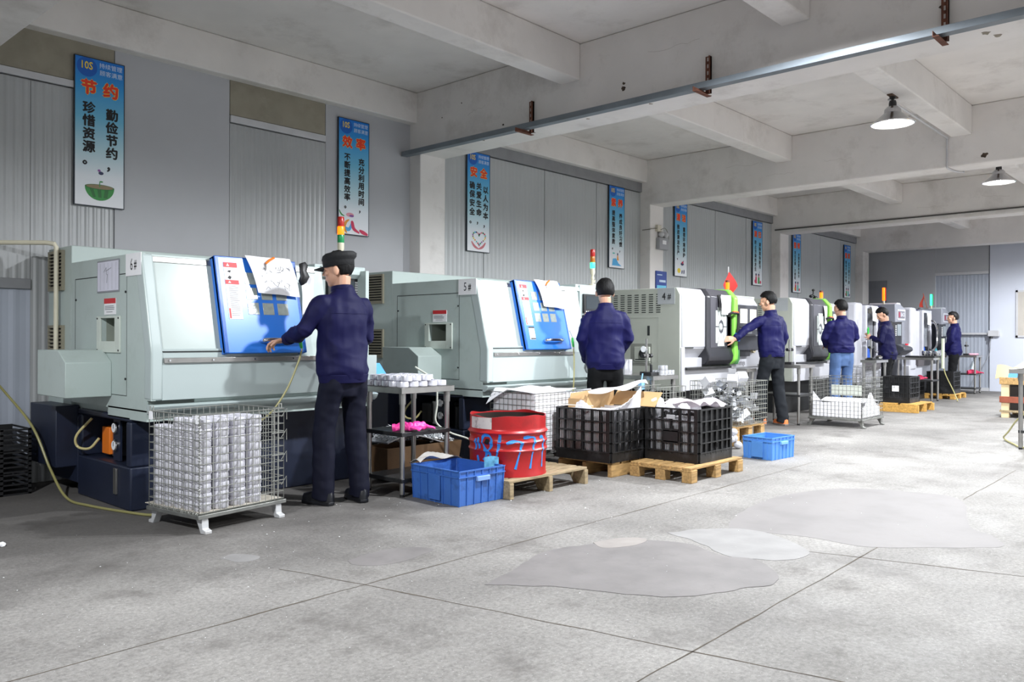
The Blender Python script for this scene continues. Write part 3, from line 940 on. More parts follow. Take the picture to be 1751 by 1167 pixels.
# ---------------------------------------------------------------- white and grey machines with green stripe
m_bpaint = M('warm grey machine paint', '#b4b8ae', .4, 0, .03, 3)
m_bwhite = M('white machine cover', '#b4b4b9', .3, 0, .02, 2)
m_bblack = M('black grey door', '#2b2b30', .35, 0, .12, 2)
m_bgreen = M('bright green stripe', '#8ad455', .35)
m_pan = M('frosted glass segment', '#cdd5d0', .25, 0, .05, 6)
m_lcd = M('lit control display', '#e4e0d2', .4, emit=.55)

def turning_centre(name, label, loc, number, flag):
    t = T(name, label, 'machine', loc)
    MB().prism([(.02, .50), (.02, 1.66), (.07, 1.747), (1.65, 1.747), (1.65, .52)], 'x', 0, .08).build('end_panel', m_bpaint, t, bevel=.006)
    MB().box(.08, 2.2, .15, 1.7, .55, 1.72).build('housing', m_bpaint, t)
    E_, U_ = (0, -1, 0), (0, 0, 1)
    mb = MB()
    for c in range(7):
        for k in range(9):
            y = .98 - c * .105
            z = 1.45 + k * .027
            mb.box(-.003, .001, y - .06, y, z, z + .011)
    mb.build('vent_grille', m_gap, t, smooth=0)
    MB().box(-.0015, .001, .32, 1.6, 1.385, 1.389).box(-.0015, .001, .32, .323, .6, 1.386).build('hatch_seam', M('fine seam', '#8b8f87', .7), t, smooth=0)
    MB().box(-.006, 0, .44, .475, 1.17, 1.29).build('latch', m_gap, t, bevel=.01)
    fr = MB().box(-.004, 0, .41, .72, .80, 1.07)
    r_ = fr.build('chuck_window', M('grey recess plate', '#83857d', .5), t)
    MB().box(-.03, -.004, .43, .65, .85, 1.03).box(-.012, -.004, .43, .68, .83, .845).build('cylinder_block', m_bpaint, r_, bevel=.006)
    MB().lathe([(.0, -.06), (.045, -.055), (.055, -.04), (.055, 0)], (-.028, .5, .95), 20, 0, 'x').build('cylinder_cap', m_black, r_)
    MB().box(-.035, -.03, .45, .63, .868, .88).build('cylinder_slot', m_gap, r_)
    mb = MB().box(-.004, 0, .09, .33, 1.55, 1.745, 0)
    if number:
        mb.text(number[0], (-.005, .24, 1.64), E_, U_, .12, .02, 1, .8)
        mb.text(number[1], (-.005, .165, 1.64), E_, U_, .10, .02, 1, .8)
    mb.build('number_sign', [M('dull sign card', '#a9adb0', .3), m_ink], t, smooth=0)
    # white front cover with a stepped lower edge
    MB().prism([(.0, 1.02), (.0, 1.66), (.06, 1.75), (.4, 1.75), (.4, 1.02)], 'x', .03, .62).build('front_cover', m_bwhite, t, bevel=.02, seg=3)
    MB().prism([(.0, 1.02), (.1, .90), (.1, .8), (.3, .8), (.3, 1.02)], 'x', .06, .62).build('cover_return', m_bwhite, t, bevel=.008)
    MB().box(.012, .09, .0, .12, .50, 1.03).box(.06, 2.1, .03, .3, .50, .78).box(.06, .56, .04, .2, .78, .9).build('front_apron', m_bwhite, t, bevel=.008)
    MB().box(.09, .28, -.004, .1, 1.018, 1.03).build('cover_groove', m_gap, t)
    MB().box(.09, 1.2, -.03, .04, .755, .785).build('door_rail', m_steel_dark, t, bevel=.004)
    MB().box(.2, 2.1, .25, 1.4, 0, .52).build('base', M('black machine base', '#17181a', .5), t, bevel=.01)
    # black curved door
    prof = [(-.0, .80), (-.05, .86), (-.06, .92), (-.03, 1.02), (-.03, 1.66), (.05, 1.76), (.5, 1.78), (.5, .8)]
    dr = MB().prism(prof, 'x', .56, 1.20).build('door', m_bblack, t, bevel=.018, seg=3)
    MB().prism([(y - .004, z) for y, z in prof[3:6]] + [(y + .02, z) for y, z in prof[3:6][::-1]], 'x', .64, 1.16).build('door_face', M('dark grey face', '#4b4a50', .3, 0, .15, 1.5), dr, bevel=.003)
    # framed window made of glass segments with spokes
    y = -.0345
    cx, cz = .90, 1.285
    def seg(pts):
        mb.prism([(cx + a, cz + b) for a, b in pts], 'y', y - .006, y, 0)
    mb = MB()
    for sx in (1, -1):
        for sz in (1, -1):
            q = lambda L_: [(sx * a, sz * b) for a, b in L_]
            seg(q([(.006, .09), (.045, .065), (.085, .245), (.006, .245)]))
            seg(q([(.052, .06), (.07, .007), (.135, .007), (.135, .205), (.097, .205)]))
    mb.build('window_segment', m_pan, dr, smooth=0)
    MB().lathe([(.0, -.006), (.04, -.006), (.052, 0)], (cx, y, cz), 6, 0, 'y').build('window_hub', M('hub plate', '#a3a8a6', .3), dr, smooth=0)
    if number:
        MB().text('h', (cx, y - .0075, cz), (1, 0, 0), (0, 0, 1), .09, .02).build('hub_letter', m_paper, dr, smooth=0)
    # hooked handle
    hx = 1.06
    hp = bez([(hx, -.03, 1.43), (hx, -.07, 1.45), (hx + .03, -.10, 1.465), (hx + .14, -.11, 1.46), (hx + .165, -.11, 1.43), (hx + .16, -.11, 1.3), (hx + .15, -.105, 1.2)], 6)
    hd = MB().limb(hp, [.018] * len(hp), 10).build('handle', m_black, dr)
    MB().limb([(hx + .03, -.105, 1.478), (hx + .14, -.115, 1.475), (hx + .172, -.115, 1.43)], [.012] * 3, 8).build('handle_cap', M('red orange cap', '#ea5a24', .35), hd)
    MB().box(hx + .01, hx + .13, -.034, -.028, .98, 1.42).build('handle_plate', m_black, dr, bevel=.004)
    if number:
        MB().box(hx + .125, hx + .175, -.13, -.08, 1.1, 1.21).build('handle_clip', M('blue clip', '#1f6fd0', .4), hd, bevel=.006)
    # green stripe
    gp = [(-.01, .80), (-.075, .86), (-.085, .95), (-.075, 1.05), (-.075, 1.66), (.03, 1.775), (.5, 1.795), (.5, .8)]
    MB().prism(gp, 'x', 1.20, 1.29).build('green_stripe', m_bgreen, t, bevel=.02, seg=3)
    MB().prism([(-.02, .80), (-.05, .86), (-.05, 1.0), (.0, 1.0), (.0, .8)], 'x', 1.29, 1.39).build('green_foot', M('translucent green', '#4f8f52', .4), t, bevel=.02)
    # control side
    MB().prism([(-.0, 1.1), (-.0, 1.6), (.07, 1.70), (.4, 1.70), (.4, 1.1)], 'x', 1.30, 2.0).build('control_hood', m_bwhite, t, bevel=.02, seg=3)
    MB().box(1.28, 2.15, .02, .3, .74, 1.1).build('chip_box', m_bwhite, t, bevel=.02)
    ct = MB().box(1.33, 1.93, -.035, .02, 1.28, 1.58).box(1.33, 1.93, -.05, .02, .98, 1.26).build('control_panel', M('dark grey control', '#3b3c42', .4), t, bevel=.008)
    MB().box(1.42, 1.62, -.038, -.03, 1.34, 1.53).box(1.70, 1.88, -.038, -.03, 1.34, 1.53).build('display', m_lcd, ct)
    MB().box(1.36, 1.9, -.12, -.04, 1.17, 1.19).box(1.42, 1.72, -.055, -.045, 1.20, 1.25).build('key_row', M('grey keys', '#85868b', .5), ct)
    MB().box(1.43, 1.73, -.02, .03, .90, 1.05).build('tray_pocket', m_black, t)
    MB().lathe([(.03, -.03), (.055, -.03), (.06, -.02), (.06, 0)], (1.84, -.0, 1.0), 24, 0, 'y').lathe([(.0, -.012), (.03, -.012), (.03, 0)], (1.84, 0, 1.0), 20, 0, 'y').build('dial_ring', M('cream dial', '#c8bc98', .4), t)
    if number:
        mb = MB()
        mb.text('Kerege', (1.56, .018, .815), (1, 0, 0), (0, 0, 1), .1, .005, 0, .75)
        mb.build('maker_lettering', M('grey lettering', '#6e6c70', .5), t, smooth=0)
    sg = MB().cyl((1.52, .2, 1.70), .02, .1).build('signal_post', m_chrome, t)
    MB().lathe([(.026, 0), (.026, .09)], (1.52, .2, 1.80), 18, caps=True).build('signal_lens', LENS['y_on'], sg)
    MB().cyl((1.52, .2, 1.89), .028, .03).build('signal_cap', M('brown lens', '#7a4326', .4), sg)
    return t
tc4 = turning_centre('turning_centre', 'white and grey machine with black door, green stripe and red flag', (8.55, 5.1, 0), '4#', True)
tc3 = turning_centre('turning_centre', 'white machine with black door and green stripe beyond the one with the red flag', (11.72, 5.1, 0), '', False)
t = T('pennant_flag', 'small red flag on a thin white pole above the machine marked 4#', 'flag', (10.47, 5.5, 1.722))
MB().cyl((0, 0, 0), .008, .42, 8).build('pole', m_paper, t)
def fl(u, v):
    h = .34 - .30 * v
    s = -.17 + .33 * u
    k = 1 - abs(v - .62) / .62
    return (s * max(.06, k) * 1.0, -.012 - .05 * u * math.sin(3 * v), h)
MB().sheet(fl, 8, 8, .003).build('flag_cloth', M('red flag cloth', '#e2261f', .7), t)
t = T('coolant_tap', 'small black branching tap on top of the machine with the amber light', 'tap', (13.0, 5.3, 1.765))
MB().tube([(0, 0, 0), (-.02, 0, .05), (-.1, 0, .08), (-.16, 0, .06)], .012, 8).tube([(-.08, 0, .08), (-.08, 0, .14)], .012, 8).ell((-.17, 0, .05), (.03, .03, .025)).ell((-.08, 0, .15), (.025, .025, .02)).ell((0, 0, .02), (.04, .04, .04)).build('tap_body', m_black, t)
hung_paper('white paper taped above the frosted window of a black door', (9.41, 5.055, 1.69), (1, 0, 0), .26, .25, .0)
hung_paper('small pink printed notice on the black door with the pale wheel shaped window', (12.72, 5.055, 1.65), (1, 0, 0), .11, .28, .0, M('pale pink notice', '#d8cfd6', .6))
hung_paper('black cloth strip hanging behind the paper on the black door marked 4#', (9.36, 5.06, 1.69), (1, 0, 0), .06, .2, 0, m_black, 'cloth_strip')

# ---------------------------------------------------------------- vertical machining centres at the far end
m_vgrey = M('mid grey machine side', '#8b8d96', .4, 0, .03, 2)
m_vwhite = M('white machine column', '#c6c6ce', .3)
m_violet = M('dark violet interior', '#26224a', .3)
def machining_centre(label, loc, num, lit, q):
    t = T('machining_centre', label, 'machine', loc)
    MB().box(0, .95, .12, 1.7, .35, 1.72).build('side_housing', m_vgrey, t, bevel=.01)
    MB().box(0, .3, .5, 1.0, 1.70, 1.74).build('roof_cover', M('brown grey cover', '#77716a', .6), t)
    MB().box(.12, .44, -.02, .25, .5, 1.78).build('front_column', m_vwhite, t, bevel=.05, seg=4)
    if num:
        mb = MB().box(-.003, 0, .2, .5, 1.2, 1.4, 0)
        mb.text(num, (-.004, .35, 1.3), (0, -1, 0), (0, 0, 1), .11, .01, 1)
        mb.build('number_sign', [M('lilac card', '#c3c4d3', .5), m_ink], t, smooth=0)
    MB().box(.5, 1.75, .1, 1.6, .55, 1.76).build('enclosure', m_violet, t)
    (MB().box(.46, q - .04, -.0, .1, .72, 1.72).build('front_panel', m_vwhite, t, bevel=.01) if q > .6 else None)
    dr = MB().box(q, q + .08, -.05, .05, .72, 1.74).box(q + .52, q + .62, -.05, .05, .72, 1.74).box(q + .08, q + .52, -.05, .05, .72, .78).box(q + .08, q + .52, -.05, .05, 1.68, 1.74).build('door', m_vwhite, t, bevel=.01)
    MB().box(q + .08, q + .52, -.01, .01, .78, 1.68).build('door_glass', M('dark door glass', '#15161f', .08), dr)
    MB().box(q + .16, q + .40, -.03, -.005, .98, 1.6).build('window_grid', M('grey window grid', '#83868c', .35, 0, .3, 18), dr)
    MB().prism([(q + .12, .8), (q + .32, .8), (q + .26, 1.0), (q + .12, 1.1)], 'y', -.015, -.011).build('blue_curtain', M('blue coolant curtain', '#1c62d8', .4), dr)
    MB().tube(bez([(q + a, b, c) for a, b, c in ((.42, -.05, 1.52), (.47, -.12, 1.52), (.6, -.15, 1.4), (.64, -.15, 1.22), (.6, -.15, 1.0), (.5, -.10, .9), (.46, -.05, .92))], 6), .02, 10).build('handle', m_chrome, dr)
    MB().box(.5, 1.3, -.04, .12, .58, .72).build('door_sill', M('brown grey sill', '#5a5558', .5), t)
    MB().box(0.05, 1.9, .0, 1.6, .36, .6).prism([(0, .36), (-.2, .34), (-.25, .28), (0, .25)], 'x', .2, 1.6).build('apron', m_vwhite, t, bevel=.01)
    MB().prism([(.05, .36), (.05, .0), (-.1, .1), (-.2, .28), (-.2, .36)], 'x', .3, 1.7).box(.1, 1.9, .05, 1.5, 0, .36).build('chip_tank', M('dark grey tank', '#4b4c52', .4), t, bevel=.02)
    # head with sign
    MB().prism([(1.75, 1.45), (1.75, 1.80), (2.05, 1.80), (2.35, 1.72), (2.35, 1.47)], 'y', -.15, .6).build('operator_head', m_vgrey, t, bevel=.015)
    MB().prism([(1.95, 1.80), (2.0, 1.83), (2.2, 1.83), (2.3, 1.735)], 'y', -.1, .4).build('head_cap', m_vwhite, t)
    mb = MB().box(1.86, 2.32, -.158, -.15, 1.5, 1.70, 0).box(1.9, 2.28, -.161, -.157, 1.53, 1.67, 1).box(1.92, 2.01, -.163, -.16, 1.55, 1.65, 2)
    mb.text('BAO', (2.14, -.163, 1.6), (1, 0, 0), (0, 0, 1), .11, .03, 0)
    mb.build('sign_plate', [m_vwhite, M('grey sign face', '#6a6a72', .4), M('dark red emblem', '#93344a', .5)], t, smooth=0)
    cp = MB().box(1.72, 2.25, -.1, .4, .85, 1.47).build('control_column', M('near black control', '#191b20', .35), t, bevel=.01)
    MB().box(2.0, 2.22, -.115, -.09, 1.2, 1.42).build('screen', M('grey screen', '#8c959a', .2), cp)
    mb = MB()
    for i in range(2):
        for j in range(6):
            mb.box(1.92 + i * .03, 1.94 + i * .03, -.108, -.098, 1.2 + j * .035, 1.22 + j * .035)
    mb.build('keys', m_paper, cp)
    MB().prism([(-.1, 1.05), (-.28, .98), (-.3, .92), (-.15, .82), (-.05, .85)], 'x', 1.85, 2.35).build('pendant', M('grey pendant', '#3e4046', .4), cp, bevel=.02)
    MB().cyl((2.1, -.25, 1.02), .028, .03, 14).build('stop_button', M('red button', '#e2283a', .4, emit=.4), cp)
    MB().cyl((2.2, -.26, 1.0), .03, .05, 14).build('hand_wheel', m_paper, cp)
    sg = MB().cyl((1.88, .1, 1.79), .02, .08).build('signal_post', m_cream, t)
    MB().box(1.85, 1.90, .08, .12, 1.87, 2.12).build('signal_lens', LENS[lit + '_on'], sg, bevel=.01)
    MB().box(1.90, 1.915, .07, .13, 1.87, 2.12).build('signal_back', LENS['r' if lit == 'y' else 'g'], sg)
    return t
machining_centre('grey machining centre with an amber light bar, behind the bowed worker', (14.5, 5.25, 0), '', 'y', .5)
machining_centre('grey machining centre with a green light bar, last of the row', (17.55, 5.25, 0), '1#', 'g', .76)
t = T('pennant_flag', 'faded red pennant leaning behind the green light bar of the last machine', 'flag', (19.55, 5.55, 1.79))
MB().tube([(.35, 0, 0), (.0, 0, .36)], .008, 8).build('pole', M('orange pole', '#d98060', .5), t)
MB().sheet(lambda u, v: (-.28 * (1 - v) * u + .02, .015 * math.sin(6 * v), .05 + .30 * v), 5, 6, .003).build('flag_cloth', M('dark red cloth', '#c0301f', .7), t)
hung_paper('white paper hanging on the door of the machining centre with the amber light', (15.15, 5.16, 1.74), (1, 0, 0), .34, .28, .03)
hung_paper('white paper hanging on the door of the last machining centre', (18.42, 5.16, 1.7), (1, 0, 0), .27, .26, .03)
# ---------------------------------------------------------------- posters
def grad_mat():
    m = bpy.data.materials.new('printed blue to white poster')
    m.use_nodes = True
    nt = m.node_tree
    b = nt.nodes['Principled BSDF']
    b.inputs['Roughness'].default_value = .4
    tc = nt.nodes.new('ShaderNodeTexCoord')
    sp = nt.nodes.new('ShaderNodeSeparateXYZ')
    nt.links.new(tc.outputs['Object'], sp.inputs[0])
    mr = nt.nodes.new('ShaderNodeMapRange')
    mr.inputs['From Min'].default_value, mr.inputs['From Max'].default_value = 0, 1.19
    nt.links.new(sp.outputs['Z'], mr.inputs['Value'])
    cr = nt.nodes.new('ShaderNodeValToRGB')
    e = cr.color_ramp.elements
    e[0].position, e[0].color = 0.0, lin('#e9eaee')
    e[1].position, e[1].color = 1.0, lin('#1673cf')
    for p, c in ((.2, '#e3e9ef'), (.38, '#b9dbe6'), (.6, '#6fbbdc'), (.82, '#2f95d8'), (.92, '#1f7fd2')):
        x = e.new(p)
        x.color = lin(c)
    nt.links.new(mr.outputs[0], cr.inputs['Fac'])
    nt.links.new(cr.outputs['Color'], b.inputs['Base Color'])
    return m
m_grad = grad_mat()
m_yel = M('printed yellow', '#f3d53a', .5)
m_ored = M('printed orange red', '#e23a1c', .5)
m_pw = M('printed pale blue', '#d4e6f5', .5)
m_pin = {k: M('print ' + k, c, .5) for k, c in (('green', '#2f8f3c'), ('darkgreen', '#1f6a2b'), ('soil', '#8a7a58'), ('pink', '#e39aa8'), ('orange', '#e59a3a'), ('sky', '#4fa9de'), ('rose', '#cf2f57'), ('violet', '#8b4f9b'), ('skin', '#c9747c'), ('yellow', '#ecd23a'), ('navy', '#2c3358'), ('teal', '#4fb9ae'))}
KEYS = ['green', 'darkgreen', 'soil', 'pink', 'orange', 'sky', 'rose', 'violet', 'skin', 'yellow', 'navy', 'teal']
def poster(x, z, title, cols, pic, lab):
    t = T('slogan_poster', lab, 'poster', (x, YW - .02, z), 0, 'slogan posters along the machine wall')
    MB().box(-.19, .19, -.012, .006, 0, 1.19).build('board', m_grad, t, smooth=0)
    MB().box(-.196, -.19, -.014, .006, -.006, 1.196).box(.19, .196, -.014, .006, -.006, 1.196).box(-.19, .19, -.014, .006, -.006, 0).box(-.19, .19, -.014, .006, 1.19, 1.196).build('edge_frame', M('dark poster edge', '#26303c', .5), t, smooth=0)
    X, U = (1, 0, 0), (0, 0, 1)
    mb = MB()
    mb.lathe([(.0, -.0126), (.078, -.0126), (.078, -.0122)], (-.10, 0, 1.115), 28, 3, 'y')
    mb.text('10S', (-.105, -.0134, 1.125), X, U, .085, .015, 0, .8)
    mb.text('持续管理', (.085, -.0134, 1.145), X, U, .046, .0, 1)
    mb.text('顾客满意', (.088, -.0134, 1.085), X, U, .046, .0, 1)
    for k, ch in enumerate(title):
        p = (-.085 + .17 * k, -.0132, .945)
        mb.text(ch, p, X, U, .125, .07, 0)
        mb.text(ch, (p[0], -.0142, p[2]), X, U, .125, .042, 2)
    mb.build('title_lettering', [m_yel, m_pw, m_ored, M('print deep blue', '#0f5cb8', .5)], t, smooth=0, recalc=False)
    n = len(cols)
    mx = max(len(c) for c in cols)
    sz = min(.105, .585 / mx)
    for i, c in enumerate(cols):          # first column stands at the reader's far side
        xx = {2: (.095, -.085), 3: (.12, .005, -.11)}[n][i]
        mb = MB()
        for k, ch in enumerate(c):
            dx = .03 if ch in '，。' else 0
            mb.text(ch, (xx, -.0134, .835 - sz * .5 - k * sz * 1.0 - (.03 if i == 0 else 0)), X, U, sz * .94 if n == 2 else sz * .88, .038, 0)
        mb.build('slogan_lettering', m_ink, t, smooth=0, recalc=False)
    mb = MB()
    pic(mb)
    mb.build('printed_picture', [m_pin[k] for k in KEYS], t, smooth=0, recalc=False)
    return t
_LZ = [0]
def blob(mb, pts, c):
    _LZ[0] = (_LZ[0] + 1) % 9
    y = -.0128 - .00025 * _LZ[0]
    mb.add([(p[0], y, p[1]) for p in pts], [tuple(range(len(pts)))], KEYS.index(c))
def disc(mb, x, z, rx, rz, c, n=14):
    blob(mb, [(x + rx * math.cos(2 * PI * k / n), z + rz * math.sin(2 * PI * k / n)) for k in range(n)], c)
def pic_bowl(mb):
    _LZ[0] = 0
    blob(mb, [(-.115 + .115 * (1 - math.cos(a)) * 1.0, .155 - .11 * math.sin(a)) for a in [PI * k / 16 for k in range(17)]], 'green')
    for k in range(3):
        blob(mb, [(-.08 + k * .06, .14), (-.05 + k * .06, .14), (-.03 + k * .045, .07), (-.05 + k * .04, .07)], 'darkgreen')
    disc(mb, 0, .155, .115, .022, 'darkgreen', 20)
    disc(mb, 0, .156, .107, .017, 'soil', 20)
    blob(mb, [(-.003, .155), (.003, .155), (.003, .2), (-.003, .2)], 'green')
    disc(mb, .012, .2, .014, .006, 'green')
    disc(mb, .01, .27, .02, .014, 'navy')
    disc(mb, -.005, .29, .012, .01, 'violet')
def ribbon(mb, pts, w_, c):
    P = bez([(p[0], 0, p[1]) for p in pts], 5)
    a, b = [], []
    for i, p in enumerate(P):
        d = (P[min(i + 1, len(P) - 1)] - P[max(0, i - 1)]).normalized()
        s = V((-d.z, 0, d.x)) * w_ * (.25 + .75 * math.sin(PI * (i + 1) / (len(P) + 1)))
        a.append((p + s).to_tuple())
        b.append((p - s).to_tuple())
    blob(mb, [(p[0], p[2]) for p in a] + [(p[0], p[2]) for p in b[::-1]], c)
def pic_ribbons(mb):
    _LZ[0] = 0
    ribbon(mb, [(-.185, .24), (-.16, .2), (-.12, .18)], .008, 'green')
    ribbon(mb, [(-.18, .03), (-.13, .06), (-.06, .05), (-.02, .13)], .02, 'sky')
    ribbon(mb, [(-.09, .01), (-.12, .06), (-.1, .12), (-.06, .15)], .016, 'orange')
    ribbon(mb, [(.07, .02), (.0, .06), (-.02, .12), (-.03, .14)], .02, 'rose')
    ribbon(mb, [(.18, .01), (.12, .03), (.07, .05)], .02, 'rose')
    disc(mb, -.05, .2, .05, .022, 'pink')
    disc(mb, -.03, .19, .03, .012, 'violet')
def pic_heart(mb):
    _LZ[0] = 0
    for k in range(30):
        a = 2 * PI * k / 30
        x, z = 16 * math.sin(a) ** 3, 13 * math.cos(a) - 5 * math.cos(2 * a) - 2 * math.cos(3 * a) - math.cos(4 * a)
        disc(mb, .01 + x * .0068, .165 + z * .0055, .012, .011, KEYS[(k * 5) % 12], 8)
    ribbon(mb, [(-.12, .115), (-.07, .06), (.0, .03)], .016, 'skin')
    ribbon(mb, [(.12, .115), (.07, .06), (.0, .03)], .016, 'skin')
def pic_steps(mb):
    _LZ[0] = 0
    blob(mb, [(-.12, .03), (.12, .03), (.04, .07), (-.02, .14), (-.1, .13)], 'sky')
    blob(mb, [(.0, .11), (.05, .11), (.03, .2), (.015, .2)], 'orange')
    disc(mb, .02, .2, .014, .02, 'navy')
    disc(mb, -.08, .21, .03, .01, 'teal')
def pic_clean(mb):
    _LZ[0] = 0
    disc(mb, -.06, .09, .05, .04, 'yellow')
    ribbon(mb, [(.03, .04), (.04, .1)], .016, 'navy')
    ribbon(mb, [(.09, .04), (.1, .11)], .016, 'navy')
    disc(mb, .04, .2, .05, .025, 'navy')
    disc(mb, .05, .225, .03, .018, 'rose')
def pic_people(seed):
    def f(mb):
        _LZ[0] = 0
        rnd = random.Random(seed)
        for k in range(2):
            x = -.06 + .11 * k
            blob(mb, [(x - .035, .03), (x + .035, .03), (x + .03, .15), (x - .03, .15)], rnd.choice(['sky', 'rose', 'teal', 'yellow', 'green']))
            disc(mb, x, .18, .028, .032, 'skin')
            disc(mb, x, .2, .03, .02, 'navy')
        disc(mb, -.1, .07, .025, .03, rnd.choice(['green', 'yellow', 'rose']))
        disc(mb, .12, .06, .03, .03, rnd.choice(['rose', 'violet', 'orange']))
    return f
poster(2.65, 2.20, '节约', ['勤俭节约，', '珍惜资源。'], pic_bowl, 'blue slogan poster with a green bowl of soil printed at its foot')
poster(5.185, 2.21, '效率', ['充分利用时间，', '不断提高效率。'], pic_ribbons, 'blue slogan poster with coloured ribbons at its foot, behind the signal tower of machine 6#')
poster(7.03, 2.18, '安全', ['以人为本，', '关爱生命，', '确保安全。'], pic_heart, 'blue slogan poster with a beaded heart and hands, just past the first column')
poster(9.91, 2.17, '素养', ['养成良好习惯，', '提高整体素质。'], pic_steps, 'blue slogan poster with a pale blue splash at its foot, above the machine marked 5#')
poster(11.71, 2.15, '清洁', ['重视环境保护，', '推进清洁生产。'], pic_clean, 'blue slogan poster with yellow and black shapes at its foot, above the machine marked 4#')
poster(14.46, 2.14, '清扫', ['清除现场脏污，', '防止污染的发生'], pic_people(3), 'blue slogan poster beside the red flag, before the third column')
poster(16.22, 2.08, '整顿', ['合理放置有标识', '定位定量，方便取'], pic_people(8), 'blue slogan poster just past the third column, its top cut by the beam')
poster(18.98, 2.08, '整理', ['区分要与不要，', '现场不留杂物。'], pic_people(5), 'last blue slogan poster before the far corner column')

# emergency light and notice board on the second column
t = T('emergency_light', 'grey twin head emergency light box on the second column', 'emergency light', (10.86, YC, 2.5))
MB().box(-.13, .13, -.07, 0, 0, .18).build('box', M('grey lamp box', '#9fa0a4', .4), t, bevel=.01)
for s in (-.06, .06):
    h = MB().ell((s, -.05, .23), (.045, .05, .045)).cyl((s, -.03, .17), .012, .04).build('lamp_head', M('pale lamp head', '#c9c9cc', .3), t)
MB().box(-.05, .05, -.074, -.07, .08, .14).build('label', m_paper, t)
MB().box(-.15, -.05, -.05, 0, .27, .37).build('socket_box', M('cream box', '#cfc8b8', .5), t, bevel=.006)
tag(MB().tube(bez([(10.57, 6.99, 2.79), (10.555, 6.85, 2.79), (10.6, 6.835, 2.8), (10.74, 6.82, 2.82)], 6), .006).tube(bez([(10.78, 6.8, 2.8), (10.9, 6.79, 2.83), (10.99, 6.79, 2.73), (11.0, 6.8, 2.6), (10.95, 6.81, 2.52)], 8), .005).build('power_cord', M('grey cord', '#77746a', .5)), 'thin grey cord feeding the emergency light on the second column', 'cord')
t = T('notice_board', 'dark blue notice board low on the second column', 'notice board', (10.86, YC - .012, 1.55))
MB().box(-.15, .15, -.008, .01, 0, .62).build('board', M('notice blue', '#23408f', .4), t, bevel=.003)
mb = MB().box(-.13, .13, -.0105, -.008, .02, .40, 0)
for k in range(4):
    mb.box(-.09 + (k % 2) * .11, -.04 + (k % 2) * .11, -.0125, -.0105, .08 + (k // 2) * .15, .16 + (k // 2) * .15, 1)
for k in range(5):
    mb.box(-.06 + k * .036, -.034 + k * .036, -.0115, -.008, .45, .485, 2)
for k in range(6):
    mb.box(-.12 + k * .024, -.104 + k * .024, -.0115, -.008, .555, .57, 2)
mb.build('notice_print', [M('notice cyan', '#63b7d6', .4), m_ink, m_pw], t, smooth=0)

# trunking on the far wall
t = T('wall_trunking', 'white cable trunking and socket box low on the far wall', 'trunking', (XF, 4.3, 1.26))
MB().box(-.06, 0, .12, 1.6, -.02, .02).build('trunk', m_wstrip, t)
MB().box(-.11, -.03, -.1, .12, -.06, .07).build('socket_box', m_wstrip, t, bevel=.008)
MB().cyl((-.12, .05, -.11), .03, .05).build('plug', m_steel_dark, t)
MB().tube(bez([(-.1, .06, -.1), (-.12, .1, -.5), (-.2, .35, -.95), (-.25, .4, -1.2)], 8), .006).build('cable', M('grey cable', '#8f9094', .5), t)

